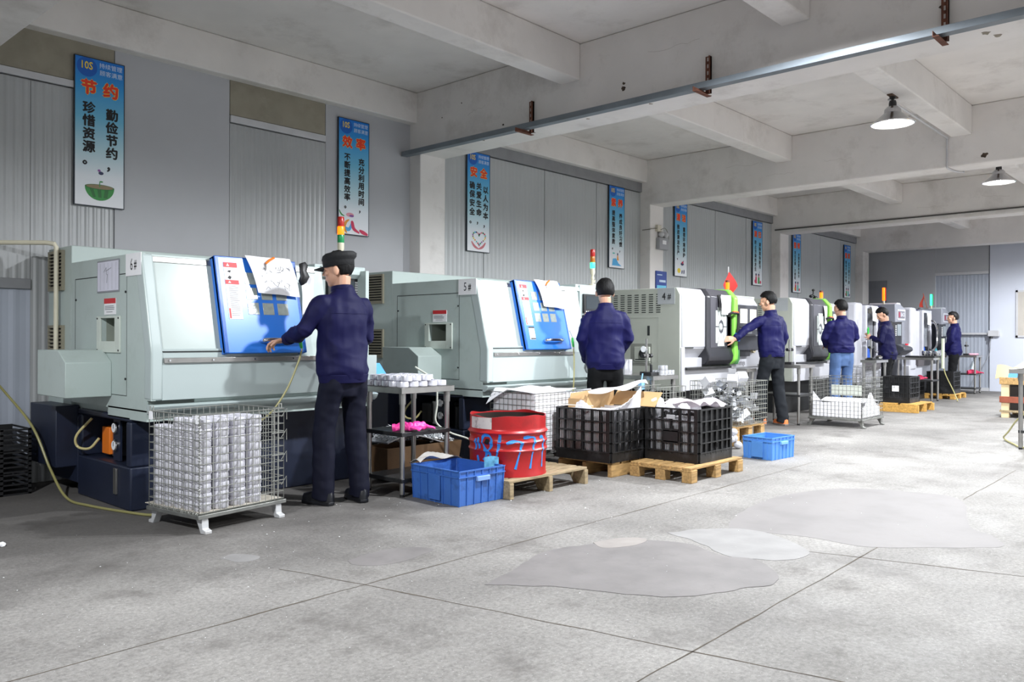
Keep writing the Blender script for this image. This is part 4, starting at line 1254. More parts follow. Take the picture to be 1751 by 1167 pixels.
# ---------------------------------------------------------------- wire baskets
def wire_panel(p0, u, v, W_, H_, du, dv, r):
    mb = MB()
    p0, u, v = V(p0), V(u), V(v)
    n = max(2, round(W_ / du))
    m_ = max(2, round(H_ / dv))
    for i in range(n + 1):
        a = p0 + u * (W_ * i / n)
        mb.tube([a, a + v * H_], r, 4)
    for j in range(m_ + 1):
        a = p0 + v * (H_ * j / m_)
        mb.tube([a, a + u * W_], r * (1.5 if j in (0, m_) else 1), 4)
    return mb
def coil(a, b, r, turns, wr):
    a, b = V(a), V(b)
    d = (b - a)
    t_ = d.normalized()
    s = t_.orthogonal().normalized()
    q = t_.cross(s)
    n = turns * 7
    return MB().tube([a + d * (i / n) + s * r * math.cos(2 * PI * i / 7) + q * r * math.sin(2 * PI * i / 7) for i in range(n + 1)], wr, 3)
def basket(lab, loc, rz, w_, d_, h_, z0, mat, du=.05, r=.0022, legs=True, spring=False, back_h=None, group=None, feet_mat=None, tabs=False):
    """wire basket; local x along its front, y deep, floor of the cage at z0"""
    t = T('wire_basket', lab, 'wire basket', loc, rz, group)
    H_ = h_
    for nm, p0, u, W_ in (('front_mesh', (0, 0, z0), (1, 0, 0), w_), ('back_mesh', (0, d_, z0), (1, 0, 0), w_), ('side_mesh', (0, 0, z0), (0, 1, 0), d_), ('side_mesh', (w_, 0, z0), (0, 1, 0), d_)):
        wire_panel(p0, u, (0, 0, 1), W_, H_, du, du, r).build(nm, mat, t, smooth=0)
    wire_panel((0, 0, z0), (1, 0, 0), (0, 1, 0), w_, d_, du * 1.6, du * 1.6, r).build('floor_mesh', mat, t, smooth=0)
    fm = feet_mat or mat
    if legs:
        MB().box(-.012, w_ + .012, -.012, .012, z0 - .03, z0 - .006).box(-.012, w_ + .012, d_ - .012, d_ + .012, z0 - .03, z0 - .006).box(-.012, .012, 0, d_, z0 - .03, z0 - .006).box(w_ - .012, w_ + .012, 0, d_, z0 - .03, z0 - .006).build('base_frame', m_wire if tabs else fm, t, bevel=.003)
        for x, sx in ((.04, 1), (w_ - .04, -1)):
            for y, sy in ((.0, -1), (d_, 1)):
                lw = .045
                lg = MB()
                prof = [(y - sy * .06, z0 - .03), (y - sy * .0, z0 - .03), (y + sy * .005, .028), (y + sy * .035, .018), (y + sy * .035, .0), (y - sy * .012, .0), (y - sy * .03, z0 - .08)]
                lg.prism(prof, 'x', x - lw / 2 + .0, x + lw / 2)
                lg.build('leg', fm, t, bevel=.003)
    if spring:
        coil((0, d_, z0 - .002), (0, 0, z0 - .002), .009, 34, .002).build('hinge_spring', mat, t, smooth=0)
        coil((0, 0, z0), (0, 0, z0 + H_), .008, 30, .0016).build('corner_spring', mat, t, smooth=0)
        for y in (d_,):
            MB().tube([(0, y, z0 + H_ - .02), (-.012, y, z0 + H_ + .0)], .003, 5).build('corner_clip', mat, t)
    if tabs:
        MB().box(-.004, .0, .0, .03, z0 + H_ - .05, z0 + H_).build('name_tab', m_paper, t)
        MB().box(-.004, .0, d_ - .035, d_, z0 + H_ - .05, z0 + H_).build('name_tab', m_paper, t)
        for x in (w_ - .05,):
            mb = MB()
            for k in (.03, .0):
                mb.tube([(x - k, -.008, z0), (x - k, -.008, z0 + H_)], .003, 5)
            for z in (.12, .28, .42, .55):
                mb.tube([(x - .05, -.012, z0 + z), (x + .05, -.012, z0 + z)], .003, 5)
                mb.tube([(x + .02, -.014, z0 + z - .03), (x + .055, -.02, z0 + z + .02), (x + .06, -.015, z0 + z - .05)], .0025, 5)
            mb.build('gate_latch', mat, t)
            MB().tube([(x + .01, 0, z0 + H_), (x + .01, 0, z0 + H_ + .03), (x + .03, 0, z0 + H_ + .03), (x + .03, 0, z0 + H_)], .004, 6).build('hook_wire', mat, t)
            MB().tube([(0.0, d_ * .98, z0 + H_), (.0, d_ * .98, z0 + H_ + .03), (.02, d_ * .98, z0 + H_ + .03), (.02, d_ * .98, z0 + H_)], .004, 6).build('hook_wire', mat, t)
    return t
m_legw = M('scuffed white steel', '#c9cacb', .45, .2, .08, 8, stain='#8c7a6a', samt=.5, sscale=9)
B1 = (2.255, 4.50, 0)
B1R = R(8)
basket('silver wire basket full of stacked cups in front of the machine marked 6#', B1, B1R, .61, .50, .57, .115, m_zinc, .048, .0026, True, True, feet_mat=m_legw, tabs=True)
# the stacked cups
m_cup = M('satin cast aluminium cup', '#d6d5dc', .42, .25, .05, 15)
def cup_mesh(r, h):
    pr = [(r * .30, h * .12), (r * .72, h * .10), (r * .80, 0), (r * .90, 0), (r, h * .12), (r, h * .80), (r * .95, h), (r * .86, h), (r * .84, h * .35), (r * .30, h * .30)]
    return MB().lathe([(.001, h * .12)] + pr + [(.001, h * .30)], n=22)
ORD = ['first', 'second', 'third', 'fourth', 'fifth', 'sixth', 'seventh', 'eighth', 'ninth', 'tenth', 'eleventh']
CB = Matrix.Translation(B1) @ Matrix.Rotation(B1R, 4, 'Z')
cup_h = .0535
cupme = None
rnd = random.Random(3)
for i in range(4):
    for j in range(5):
        n = 10 if j < 3 else 9
        for k in range(n):
            p = CB @ V((.062 + i * .118 + rnd.uniform(-.003, .003), .055 + j * .099 + rnd.uniform(-.003, .003), .121 + k * cup_h))
            if cupme is None:
                o = cup_mesh(.0492, cup_h * .985).build('metal_cup', m_cup, None, 0, 40)
                cupme = o
            else:
                o = cupme.copy()
                COL.objects.link(o)
            o.location = p
            o.rotation_euler = (0, 0, rnd.uniform(0, 6))
            if i == 0 and j == 0:
                wh = 'corner stack'
            elif j == 0:
                wh = '%s stack along the gated side' % ORD[i]
            elif i == 0:
                wh = '%s stack along the hinged side' % ORD[j]
            else:
                wh = None
            if wh:
                tag(o, 'silver cup in the front basket, %s from the bottom, %s' % (ORD[k], wh), 'metal cup', 'cups stacked in the front wire basket')
            elif k == n - 1:
                tag(o, 'silver cup topping an inner stack of the front basket, %s row, %s line' % (ORD[j], ORD[i]), 'metal cup', 'cups stacked in the front wire basket')
            else:
                tag(o, 'silver metal cup hidden inside the inner stacks of the front wire basket', 'metal cup', 'cups hidden inside the front wire basket')
pad = MB().box(.01, .6, .01, .56, .116, .120)
pad.M = Matrix.Identity(4)
o = pad.build('basket_liner', M('dusty card liner', '#c9c2b4', .8, 0, .1))
o.location, o.rotation_euler = B1, (0, 0, B1R)
tag(o, 'thin card liner under the stacked cups in the front wire basket', 'liner')

def foam_bundle(lab, loc, w_, d_, h_, sag=.03, name='foam_sheet', seed=1):
    def fn(u, v):
        return (w_ * u, d_ * v, h_ + sag * noise.noise(V((u * 3 + seed, v * 3, seed))) + .02 * math.sin(7 * u + seed))
    mb = MB().sheet(fn, 12, 10, .006)
    o = mb.build(name, m_foam)
    o.location = loc
    return tag(o, lab, 'foam sheet')
# basket behind the drum, lined with white foam
basket('grey wire basket lined with white foam behind the red drum', (5.2, 4.5, 0), 0, .82, .52, .52, .145, m_wire, .05, .0024, True)
for k, (x0, x1, y0, y1) in enumerate(((.012, .022, .02, .50), (.02, .80, .012, .022), (.80, .808, .02, .5), (.02, .80, .495, .505))):
    o = MB().sheet(lambda u, v: (x0 + (x1 - x0) * (.5 if x1 - x0 < .05 else u) + .004 * math.sin(9 * v), y0 + (y1 - y0) * (.5 if y1 - y0 < .05 else u) + .003 * math.sin(8 * v + u * 5), .16 + .50 * v + .02 * math.sin(5 * u + k)), 14, 6, .005).build('foam_sheet', m_foam)
    o.location = (5.2, 4.5, 0)
    tag(o, ['white foam sheet standing along the drum end of the foam lined basket', 'white foam sheet standing along the long open side of the foam lined basket', 'white foam sheet at the hidden end of the foam lined basket', 'white foam sheet at the back of the foam lined basket'][k], 'foam sheet', 'foam sheets in the basket behind the drum')
for k in range(7):
    foam_bundle('white foam layer packed flat in the basket behind the drum', (5.235, 4.535, .16 + k * .065), .74, .44, .045, .012, 'foam_layer', k)['group'] = 'flat foam layers in the basket behind the drum'
o = MB().sheet(lambda u, v: (5.175 + .62 * u - .02 * max(0, 1 - u / .15), 5.03 - .50 * v, .685 + .008 * math.sin(9 * u + 4 * v) - .13 * max(0, 1 - u / .15) * max(0, 1 - v / .5)), 20, 10, .004).build('foam_sheet', m_foam)
tag(o, 'white foam sheet draped over the rim of the basket behind the drum, one corner drooping', 'foam sheet')

# small open basket with aluminium offcuts
basket('silver wire basket full of aluminium offcuts beside the worker in the orange trainers', (7.9, 4.05, 0), 0, .72, .55, .46, .215, m_zinc, .05, .0024, False)
basket('low dark wire basket between the two black crates and the steel table', (6.57, 4.18, 0), 0, .52, .28, .5, .17, m_zinc, .055, .0026, True)
basket('grey wire basket with legs holding white foam at its bottom, alone on the aisle', (10.6, 3.72, 0), 0, .76, .68, .51, .12, m_wire, .05, .0024, True, True)
basket('half hidden grey wire basket under the small table by the machining centre', (13.52, 4.78, 0), 0, .9, .28, .56, .12, m_wire, .06, .0026, True)

m_scrap = M('dull aluminium scrap', '#b9bbbf', .3, .7, .2, 9)
rnd = random.Random(21)
spots = 0
for k in range(46):
    x, y = 7.97 + .58 * rnd.random(), 4.12 + .42 * rnd.random()
    z = .25 + .36 * (k / 46) + (.0 if k < 40 else .05)
    s = rnd.uniform(.05, .09)
    mb = MB()
    Q = Matrix.Rotation(rnd.uniform(0, 3), 4, 'Z') @ Matrix.Rotation(rnd.uniform(-.7, .7), 4, 'X') @ Matrix.Rotation(rnd.uniform(-.7, .7), 4, 'Y')
    mb.M = Q
    if k % 3:
        mb.prism([(-s, -s * .3), (s, -s * .3), (s, -s * .2), (-s * .85, -s * .2), (-s * .85, s * .6), (-s, s * .6)], 'y', -s * .7, s * .7)
    else:
        mb.sheet(lambda u, v: (s * (2 * u - 1), s * (2 * v - 1) * .8, .02 * math.sin(5 * u + k) + .015 * math.sin(6 * v)), 4, 4, .002)
    o = mb.build('metal_offcut', m_scrap if k % 4 else M('pale aluminium sheet', '#dcdde0', .35, .3, .08), None, smooth=0)
    o.location = (x, y, z)
    tag(o, 'bent aluminium offcut lying in the silver wire basket of scrap', 'metal offcut', 'aluminium offcuts in the wire basket')
for k, (x, y, z, rz) in enumerate(((7.98, 4.14, .69, .4), (8.10, 4.10, .715, .9), (8.2, 4.16, .70, .2), (7.93, 4.4, .665, 1.3))):
    mb = MB()
    mb.M = Matrix.Rotation(rz, 4, 'Z') @ Matrix.Rotation(.75, 4, 'Y')
    mb.box(-.055, .055, -.05, .05, -.045, .045).box(-.05, .05, -.054, -.05, -.04, .04)
    o = mb.build('white_carton', M('white carton', '#e6e6ea', .5), None, .003)
    o.location = (x, y, z)
    tag(o, ['white carton tipped on the scrap basket, at its near corner', 'white carton tipped on edge, second from the near corner of the scrap basket', 'white carton tipped on the scrap basket, next to the worker in orange trainers', 'flat white carton at the back rim of the scrap basket'][k], 'carton', 'cartons on the scrap basket')
# pallet and bagged parts under the scrap basket
def pallet(lab, x0, x1, y0, y1, h, mat, slat_ax='x', n=6, blocks=True, solid=False, group=None):
    t = T('wooden_pallet', lab, 'pallet', ((x0 + x1) / 2, (y0 + y1) / 2, 0), 0, group)
    a, b = (x1 - x0) / 2, (y1 - y0) / 2
    th = .018
    L_, S_ = (a, b) if slat_ax == 'x' else (b, a)
    pitch = 2 * S_ / n
    for k in range(n):
        c = -S_ + pitch * (k + .5)
        q = pitch * .4
        mb = MB()
        if slat_ax == 'x':
            mb.box(-a, a, c - q, c + q, h - th, h)
        else:
            mb.box(c - q, c + q, -b, b, h - th, h)
        mb.build('deck_board', mat, t, bevel=.003)
    for s in (-1, 0, 1):
        mb = MB()
        if blocks:
            for q in (-1, 0, 1):
                if slat_ax == 'x':
                    mb.cbox((s * (a - .045), q * (b - .045), (h - 2 * th) / 2 + .0), (.09, .09, h - 2 * th))
                else:
                    mb.cbox((q * (a - .045), s * (b - .045), (h - 2 * th) / 2), (.09, .09, h - 2 * th))
                mb.build('block', mat, t, bevel=.004)
                mb = MB()
        else:
            pr = None
            if slat_ax == 'x':
                x = s * (a - .02)
                pr = [(-b, 0), (-b, h - th), (b, h - th), (b, 0)] if solid else [(-b, 0), (-b, h - th), (b, h - th), (b, 0), (b * .62, 0), (b * .5, h * .45), (-b * .5, h * .45), (-b * .62, 0)]
                mb.prism(pr, 'x', x - .02, x + .02)
            else:
                y = s * (b - .02)
                pr = [(-a, 0), (-a, h - th), (a, h - th), (a, 0)]
                mb.prism(pr, 'y', y - .02, y + .02)
            mb.build('bearer', mat, t, bevel=.003)
        if blocks:
            mb = MB()
            if slat_ax == 'x':
                mb.box(s * (a - .045) - .045, s * (a - .045) + .045, -b, b, h - 2 * th, h - th)
            else:
                mb.box(-a, a, s * (b - .045) - .045, s * (b - .045) + .045, h - 2 * th, h - th)
            mb.build('stringer_board', mat, t, bevel=.003)
    return t
pallet('weathered grey pallet under the red drum', 4.22, 5.12, 3.88, 4.48, .13, m_greywood, 'x', 6, False)
pallet('brown pallet under the black crate of foam sheets', 5.46, 6.25, 3.90, 4.46, .12, m_pinewood, 'y', 6, False)
pallet('pale block pallet under the black crate nearer the pale blue bin', 5.66, 6.52, 3.28, 3.86, .12, m_pinewood, 'x', 6, True)
pallet('worn pallet under the silver basket of aluminium offcuts', 7.92, 8.60, 4.07, 4.6, .20, m_pinewood, 'x', 5, True)
pallet('yellow pallet under the black crate with a white label', 13.42, 14.25, 3.87, 4.47, .135, m_yellowwood, 'x', 2, False, True)
pallet('low pallet under the far black crate beside the last worker', 16.95, 17.75, 4.25, 4.8, .1, m_yellowwood, 'x', 5, True)

# ---------------------------------------------------------------- black folding crates
def crate(lab, loc, w_, d_, h_, open_slats=True, mat=m_blackp):
    t = T('plastic_crate', lab, 'crate', loc)
    def wall(p0, u, W_, solid, nm):
        p0, u = V(p0), V(u)
        if abs(u.x) > .5:
            p0, W_ = p0 + u * .0126, W_ - .0252
        nrm = V((u.y, -u.x, 0))      # outward when walked anticlockwise
        mb = MB()
        def bx(a0, a1, z0, z1, o0, o1):
            c = [p0 + u * a + V((0, 0, z)) + nrm * o for a in (a0, a1) for o in (o0, o1) for z in (z0, z1)]
            mb.add(c, [(0, 1, 3, 2), (4, 6, 7, 5), (0, 4, 5, 1), (2, 3, 7, 6), (0, 2, 6, 4), (1, 5, 7, 3)])
        bx(.03, W_ - .03, .0, .075, -.011, .011)
        bx(0, .03, 0, h_ - .012, -.0122, .0122)
        bx(W_ - .03, W_, 0, h_ - .012, -.0122, .0122)
        bx(0, W_, h_ - .0119, h_, -.0125, .014)
        nb = 6
        for k in range(1, nb):
            bx(W_ * k / nb - .007, W_ * k / nb + .007, .06, h_, -.01, .013)
        for f in (.18, .36, .56, .76):
            bx(0, W_, h_ * f, h_ * f + .009, -.01, .016)
        if solid:
            bx(0, W_, .05, h_ - .01, -.010, -.004)
        else:
            n = int(W_ / .016)
            for k in range(n):
                a = .03 + (W_ - .06) * k / n
                bx(a, a + .0048, .07, h_ - .01, -.003, .001)
        mb.build(nm, mat, t, smooth=0)
        ps = MB()
        for z in (.3, .62):
            c = p0 + u * (W_ / 2) + V((0, 0, h_ * z)) + nrm * .016
            ps.tube([c + u * -.008 + V((0, 0, -.02)), c + u * .008 + V((0, 0, -.02)), c + u * .008 + V((0, 0, .02)), c + u * -.008 + V((0, 0, .02)), c + u * -.008 + V((0, 0, -.02))], .003, 5)
        ps.build('hinge_clip', mat, t)
    wall((0, d_, 0), (0, -1, 0), d_, not open_slats, 'side_wall')
    wall((0, 0, 0), (1, 0, 0), w_, not open_slats if loc[0] < 5.6 else True, 'side_wall')
    wall((w_, 0, 0), (0, 1, 0), d_, True, 'side_wall')
    wall((w_, d_, 0), (-1, 0, 0), w_, True, 'side_wall')
    MB().box(0, w_, 0, d_, .0, .02).build('crate_floor', mat, t)
    return t
crate('black plastic crate full of white foam sheets, behind the red drum', (5.44, 3.90, .12), .56, .56, .43)
t2 = crate('dusty black plastic crate of wrapped parts on the pale block pallet', (5.90, 3.36, .12), .56, .5, .44)
MB().box(-.016, -.012, .18, .32, .15, .27).build('blank_plate', m_black, t2)
MB().box(-.015, -.008, .21, .29, .35, .385).build('hand_hole', M('pale hand hole', '#a9a9ad', .6), t2, bevel=.006)
t3 = crate('black plastic crate with a white label on the yellow pallet', (13.55, 4.05, .135), .53, .42, .41, False)
MB().box(-.017, -.014, .14, .24, .18, .27).build('label', m_paper, t3)
crate('black plastic crate on the low pallet beside the last worker', (17.0, 4.3, .1), .5, .45, .42, False)
crate('black plastic crate half hidden under the table between the machining centres', (16.46, 4.78, .0), .46, .3, .42, False)
for k in range(9):
    x = 5.458 + k * .055
    o = MB().sheet(lambda u, v: (x + .012 * math.sin(4 * u + k) + .01 * v, 3.93 + .5 * u, .15 + (.385 + .02 * math.sin(3 * u + k)) * v), 8, 6, .02).build('foam_sheet', m_foam)
    tag(o, 'white foam sheet standing upright, packed in the black crate behind the red drum', 'foam sheet', 'foam sheets packed upright in the black crate')
def loose(name, lab, cat, fn, mat, nu=10, nv=8, th=.003):
    return tag(MB().sheet(fn, nu, nv, th).build(name, mat), lab, cat)
m_ribfoam = M('ribbed white foam', '#efeef2', .7, 0, .02, 5)
loose('foam_sheet', 'fan shaped white ribbed foam sheet sticking up from the black crate of foam', 'foam sheet',
      lambda u, v: (5.57 + .30 * u + .02 * v, 3.93 - .03 * u + .16 * (1 - u) * (1 - v), .53 + (.03 + .17 * u ** 1.5) * v + .004 * math.sin(40 * u)), m_ribfoam, 40, 6)
loose('foam_sheet', 'small white ribbed foam corner poking out of the black crate beside the drum', 'foam sheet',
      lambda u, v: (5.46 + .02 * v, 4.28 - .16 * u, .53 + (.09 - .09 * abs(u - .35)) * v + .003 * math.sin(30 * u)), m_ribfoam, 24, 6)
t = T('cardboard_box', 'open brown cardboard box standing in the black crate of foam', 'cardboard box', (5.52, 4.0, .52))
MB().prism([(0, 0), (.05, .14), (.42, .17), (.42, 0)], 'y', .22, .225).build('box_wall', m_card, t)
MB().prism([(0, .0), (.42, 0), (.42, .16), (.04, .14)], 'y', .40, .405).box(.0, .005, .22, .40, .0, .1).build('box_wall', m_card, t)
MB().sheet(lambda u, v: (.36 + .12 * v, -.24 + .46 * u, .04 + .115 * v), 4, 3, .005).build('box_flap', m_card, t)
loose('plastic_sheet', 'crumpled white plastic sheet lying over the open cardboard box', 'plastic sheet',
      lambda u, v: (5.55 + .35 * u + .20 * (1 - v), 4.20 - .36 * u + .18 * (1 - v), .69 + .10 * u + .010 * math.sin(9 * u) - (.02 + .035 * abs(math.sin(7 * u))) * 2.2 * max(0, v - .55) - .03 * (1 - v)), M('white plastic film', '#ece7e8', .35, 0, .04, 9), 16, 10)
loose('stick', 'thin pale strip lying across the drum rim to the black crate', 'strip', lambda u, v: (4.98 + .42 * u, 4.30 - .26 * u + .015 * v, .612 - .03 * u), M('pale strip', '#d9d4cc', .5), 4, 1, .006)
for k, (x, y, s) in enumerate(((5.98, 3.80, .07), (6.04, 3.70, .06), (6.1, 3.62, .05), (6.0, 3.55, .05), (6.16, 3.55, .06))):
    r_ = random.Random(k)
    mb = MB().ell((0, 0, 0), (s, s, s * (1.25 if k == 0 else .8)), 12, 8)
    mb.v = [p + p.normalized() * .018 * noise.noise(p * 40 + V((k, 0, 0))) for p in mb.v]
    o = mb.build('wrapped_part', m_foam, None, smooth=60)
    o.location = (x, y, .555)
    tag(o, ['white foam wrapped part with a peaked top in the dusty black crate', 'white foam wrapped part, second along from the peaked one in the dusty crate', 'white foam wrapped part in the middle of the dusty black crate', 'small white foam wrapped part at the slatted side of the dusty crate', 'white foam wrapped part under the pink film in the dusty crate'][k], 'wrapped part', 'wrapped parts in the dusty black crate')
loose('plastic_film', 'crumpled pinkish plastic film across the top of the dusty black crate', 'plastic film',
      lambda u, v: (6.0 + .44 * u, 3.40 + .40 * v * (1 - .2 * u), .585 + .02 * math.sin(13 * u + 3 * v) + .018 * math.sin(7 * v + 5 * u)), M('pinkish film', '#d9ccd2', .3, 0, .06, 9), 16, 10)
o = MB().box(0, .5, 0, .44, 0, .3).build('foam_block', m_foam)
o.location = (5.93, 3.39, .15)
tag(o, 'white foam padding filling the dusty black crate', 'foam padding')
for k in range(3):
    x0 = 10.62 + .0 * k
    foam_bundle('white foam layer lying at the bottom of the basket on the aisle, layer ' + ORD[k], (10.63, 3.75, .13 + .075 * k), .68, .6, .05, .02, 'foam_layer', 20 + k)['group'] = 'foam layers in the aisle basket'
loose('foam_sheet', 'white foam sheet curling up at the far corner inside the aisle basket', 'foam sheet', lambda u, v: (10.63 + .03 * v, 4.37 - .22 * u, .13 + (.32 - .26 * u) * v), m_foam)
loose('foam_sheet', 'white foam sheet standing along the spring hinged side of the aisle basket', 'foam sheet', lambda u, v: (10.62, 3.74 + .6 * u, .13 + (.2 + .02 * math.sin(6 * u)) * v), m_foam)
loose('foam_sheet', 'white foam sheet rising to a peak on the open side of the aisle basket', 'foam sheet', lambda u, v: (10.66 + .62 * u, 3.735, .13 + (.12 + .2 * math.exp(-((u - .45) / .25) ** 2)) * v), m_foam)
tag(MB().box(11.1, 11.105, 3.9, 4.3, .38, .52).build('basket_plate', m_bpaint), 'grey green plate hung inside the far side of the aisle basket', 'plate')

# bagged parts under the offcut basket
rnd = random.Random(9)
for k in range(16):
    o = MB().ell((0, 0, 0), (.045, .045, .04), 10, 7).build('bagged_part', M('bagged part plastic', '#d5d6dc', .2, .2, .1, 20), None, smooth=60)
    o.location = (7.62 + .2 * rnd.random(), 3.95 + .4 * rnd.random(), .04 + .07 * (k // 6))
    tag(o, 'small clear bagged part heaped behind the pale blue bin', 'bagged part', 'bagged parts behind the pale blue bin')

# ---------------------------------------------------------------- blue bins
m_bin1 = M('scuffed blue bin', '#3d6cba', .45, 0, .12, 5, stain='#1d2f58', samt=.8, sscale=5)
m_bin2 = M('pale blue bin', '#5b97e2', .4, 0, .06, 5, stain='#2f5fae', samt=.3)
def bin_(lab, loc, rz, w_, d_, h_, mat):
    t = T('storage_bin', lab, 'storage bin', loc, rz)
    k = .965
    x0, x1, y0, y1 = -w_ / 2, w_ / 2, -d_ / 2, d_ / 2
    th = .006
    def pt(x, y, z):
        s = k + (1 - k) * z / h_
        return (x * s, y * s, z)
    sh = MB()
    o4 = [(x0, y0), (x1, y0), (x1, y1), (x0, y1)]
    i4 = [(x0 + th, y0 + th), (x1 - th, y0 + th), (x1 - th, y1 - th), (x0 + th, y1 - th)]
    rings = [[pt(*p, 0) for p in o4], [pt(*p, h_) for p in o4], [pt(*p, h_) for p in i4], [pt(*p, th) for p in i4]]
    sh.loft(rings)
    sh.build('shell', mat, t, bevel=.008, seg=3)
    rb = MB()
    for z in (h_ * .80, h_ - .008):
        e = .008
        for a, b in ((0, 1), (1, 2), (2, 3), (3, 0)):
            A, B = o4[a], o4[b]
            dx = e if A[1] != B[1] else 0
            dy = e if A[0] != B[0] else 0
            xs, ys = sorted((A[0], B[0])), sorted((A[1], B[1]))
            rb.box(xs[0] - e, xs[1] + e, ys[0] - (e if dy else 0), ys[1] + (e if dy else 0), z, z + .008)
    n = 6
    for j in range(n + 1):
        f = j / n
        for s in (y0, y1):
            x = x0 + (x1 - x0) * f
            sg = -1 if s < 0 else 1
            rb.add([pt(x - .003, s, .0), pt(x + .003, s, .0), pt(x + .003, s + sg * .007, .0), pt(x - .003, s + sg * .007, .0), pt(x - .003, s, h_), pt(x + .003, s, h_), pt(x + .003, s + sg * .007, h_), pt(x - .003, s + sg * .007, h_)], [(0, 1, 2, 3), (4, 7, 6, 5), (0, 4, 5, 1), (1, 5, 6, 2), (2, 6, 7, 3), (3, 7, 4, 0)])
        for s in (x0, x1):
            y = y0 + (y1 - y0) * f
            sg = -1 if s < 0 else 1
            rb.add([pt(s, y - .003, .0), pt(s, y + .003, .0), pt(s + sg * .007, y + .003, .0), pt(s + sg * .007, y - .003, .0), pt(s, y - .003, h_), pt(s, y + .003, h_), pt(s + sg * .007, y + .003, h_), pt(s + sg * .007, y - .003, h_)], [(0, 1, 2, 3), (4, 7, 6, 5), (0, 4, 5, 1), (1, 5, 6, 2), (2, 6, 7, 3), (3, 7, 4, 0)])
    rb.build('rib', mat, t, smooth=0)
    MB().box(-.06, .06, y0 - .022, y0, h_ * .66, h_ * .80).build('handle', M('worn grip ' + lab[:4], '#7ea0d8' if h_ > .22 else '#78b0ee', .4), t, bevel=.004)
    MB().box(x0 - .012, x0, -.06, .06, .02, h_ * .8).build('label_panel', mat, t, bevel=.003)
    return t
bin_('scuffed dark blue bin on the floor beside the steel table with pink gloves', (4.02, 4.20, 0), R(-2), .42, .50, .24, m_bin1)
bin_('pale blue bin on the floor beyond the black crates', (7.46, 3.49, 0), R(-5), .40, .30, .21, m_bin2)
loose('plastic_film', 'crumpled clear film lying over the back corner of the dark blue bin', 'plastic film',
      lambda u, v: (3.86 + .42 * u, 4.42 + .12 * v, .245 + .03 * math.sin(4 * u) + .02 * math.sin(9 * u + 4 * v)), M('dirty film', '#bdb9b4', .3, 0, .1, 12), 14, 6)

# ---------------------------------------------------------------- red drum
m_drum = M('scratched red drum paint', '#b01f22', .35, .1, .08, 4, stain='#5a1a16', samt=.5, sscale=5)
t = T('oil_drum', 'cut down red oil drum with blue sprayed digits', 'drum', (4.53, 4.19, .13))
def rim_z(a):
    return .438 + .006 * math.sin(3 * a + 1) + .004 * math.sin(7 * a)
zs = [0, .006, .02, .10, .175, .182, .19, .197, .205, .235, .242, .25, .257, .265, .285, .30, .308, .318, .33, .338, .35, .40, 1]
def dr_r(z):
    return .285 + .012 * math.exp(-((z - .188) / .010) ** 2) + .012 * math.exp(-((z - .248) / .010) ** 2) + .017 * math.exp(-((z - .318) / .011) ** 2) + (.006 if z < .012 else 0)
nA = 72
rings = []
for zz in zs:
    rings.append([((dr_r(zz) if zz < 1 else .285) * math.cos(2 * PI * k / nA), (dr_r(zz) if zz < 1 else .285) * math.sin(2 * PI * k / nA), zz if zz < 1 else rim_z(2 * PI * k / nA)) for k in range(nA)])
for zz in (1, .35, .02):
    rings.append([(.278 * math.cos(2 * PI * k / nA), .278 * math.sin(2 * PI * k / nA), zz if zz < 1 else rim_z(2 * PI * k / nA)) for k in range(nA)])
ins = MB()
MB().loft(rings).build('drum_shell', m_drum, t, smooth=50)
MB().lathe([(.276, .02), (.276, .425)], n=48).lathe([(.001, .30), (.12, .31), (.276, .29)], n=48).build('drum_inside', M('oily drum inside', '#2a211c', .5, .2, .3, 8), t)
def on_drum(a, z, e=.002):
    return V(((dr_r(z) + e) * math.cos(a), (dr_r(z) + e) * math.sin(a), z))
FA = math.atan2(-4.19, -4.53)            # the side that faces the camera
def stroke(pts, wd, mb):
    """pts: (sideways metres along the skin, height); ribbon hugging the drum"""
    P = bez([(p[0], 0, p[1]) for p in pts], 8)
    rows = []
    for i, p in enumerate(P):
        d = (P[min(i + 1, len(P) - 1)] - P[max(0, i - 1)]).normalized()
        s = V((-d.z, 0, d.x)) * wd * (.8 + .3 * math.sin(i * .4))
        rows.append([on_drum(FA + (p.x + s.x * q) / .285, p.z + s.z * q) for q in (-1, -.5, 0, .5, 1)])
    for r1, r2 in zip(rows[:-1], rows[1:]):
        for q in range(4):
            mb.quad(r1[q], r1[q + 1], r2[q + 1], r2[q])
mb = MB()
S_ = .0115
for pts in ([(-.245, .28), (-.225, .20)], [(-.275, .27), (-.262, .19)],
            [(-.185, .30), (-.20, .27), (-.18, .21), (-.155, .19), (-.125, .22), (-.122, .27), (-.145, .30), (-.185, .30)],
            [(-.155, .19), (-.165, .155), (-.19, .12)], [(-.15, .19), (-.13, .16), (-.12, .12)],
            [(-.055, .31), (-.07, .20), (-.10, .09)],
            [(-.01, .245), (.05, .262), (.10, .25), (.095, .21), (.055, .06)],
            [(.115, .285), (.17, .288), (.215, .275), (.20, .21), (.172, .06)],
            [(.27, .28), (.31, .28), (.32, .26), (.31, .16), (.30, .06)],
            [(-.25, .15), (-.235, .09)]):
    stroke(pts, S_, mb)
mb.build('sprayed_digits', M('sprayed blue paint', '#2f86d8', .5, 0, .12, 20), t, smooth=0)
mb = MB()
stroke([(-.155, .275), (-.155, .235)], .018, mb)
mb.build('bung_hole', M('black bung hole', '#0b0a0a', .4), t, smooth=0)
mb = MB()
for i in range(12):
    a0, a1 = FA + (-.34 + .22 * i / 12) / .285, FA + (-.34 + .22 * (i + 1) / 12) / .285
    mb.quad(on_drum(a0, .345), on_drum(a1, .345), on_drum(a1, .428), on_drum(a0, .428))
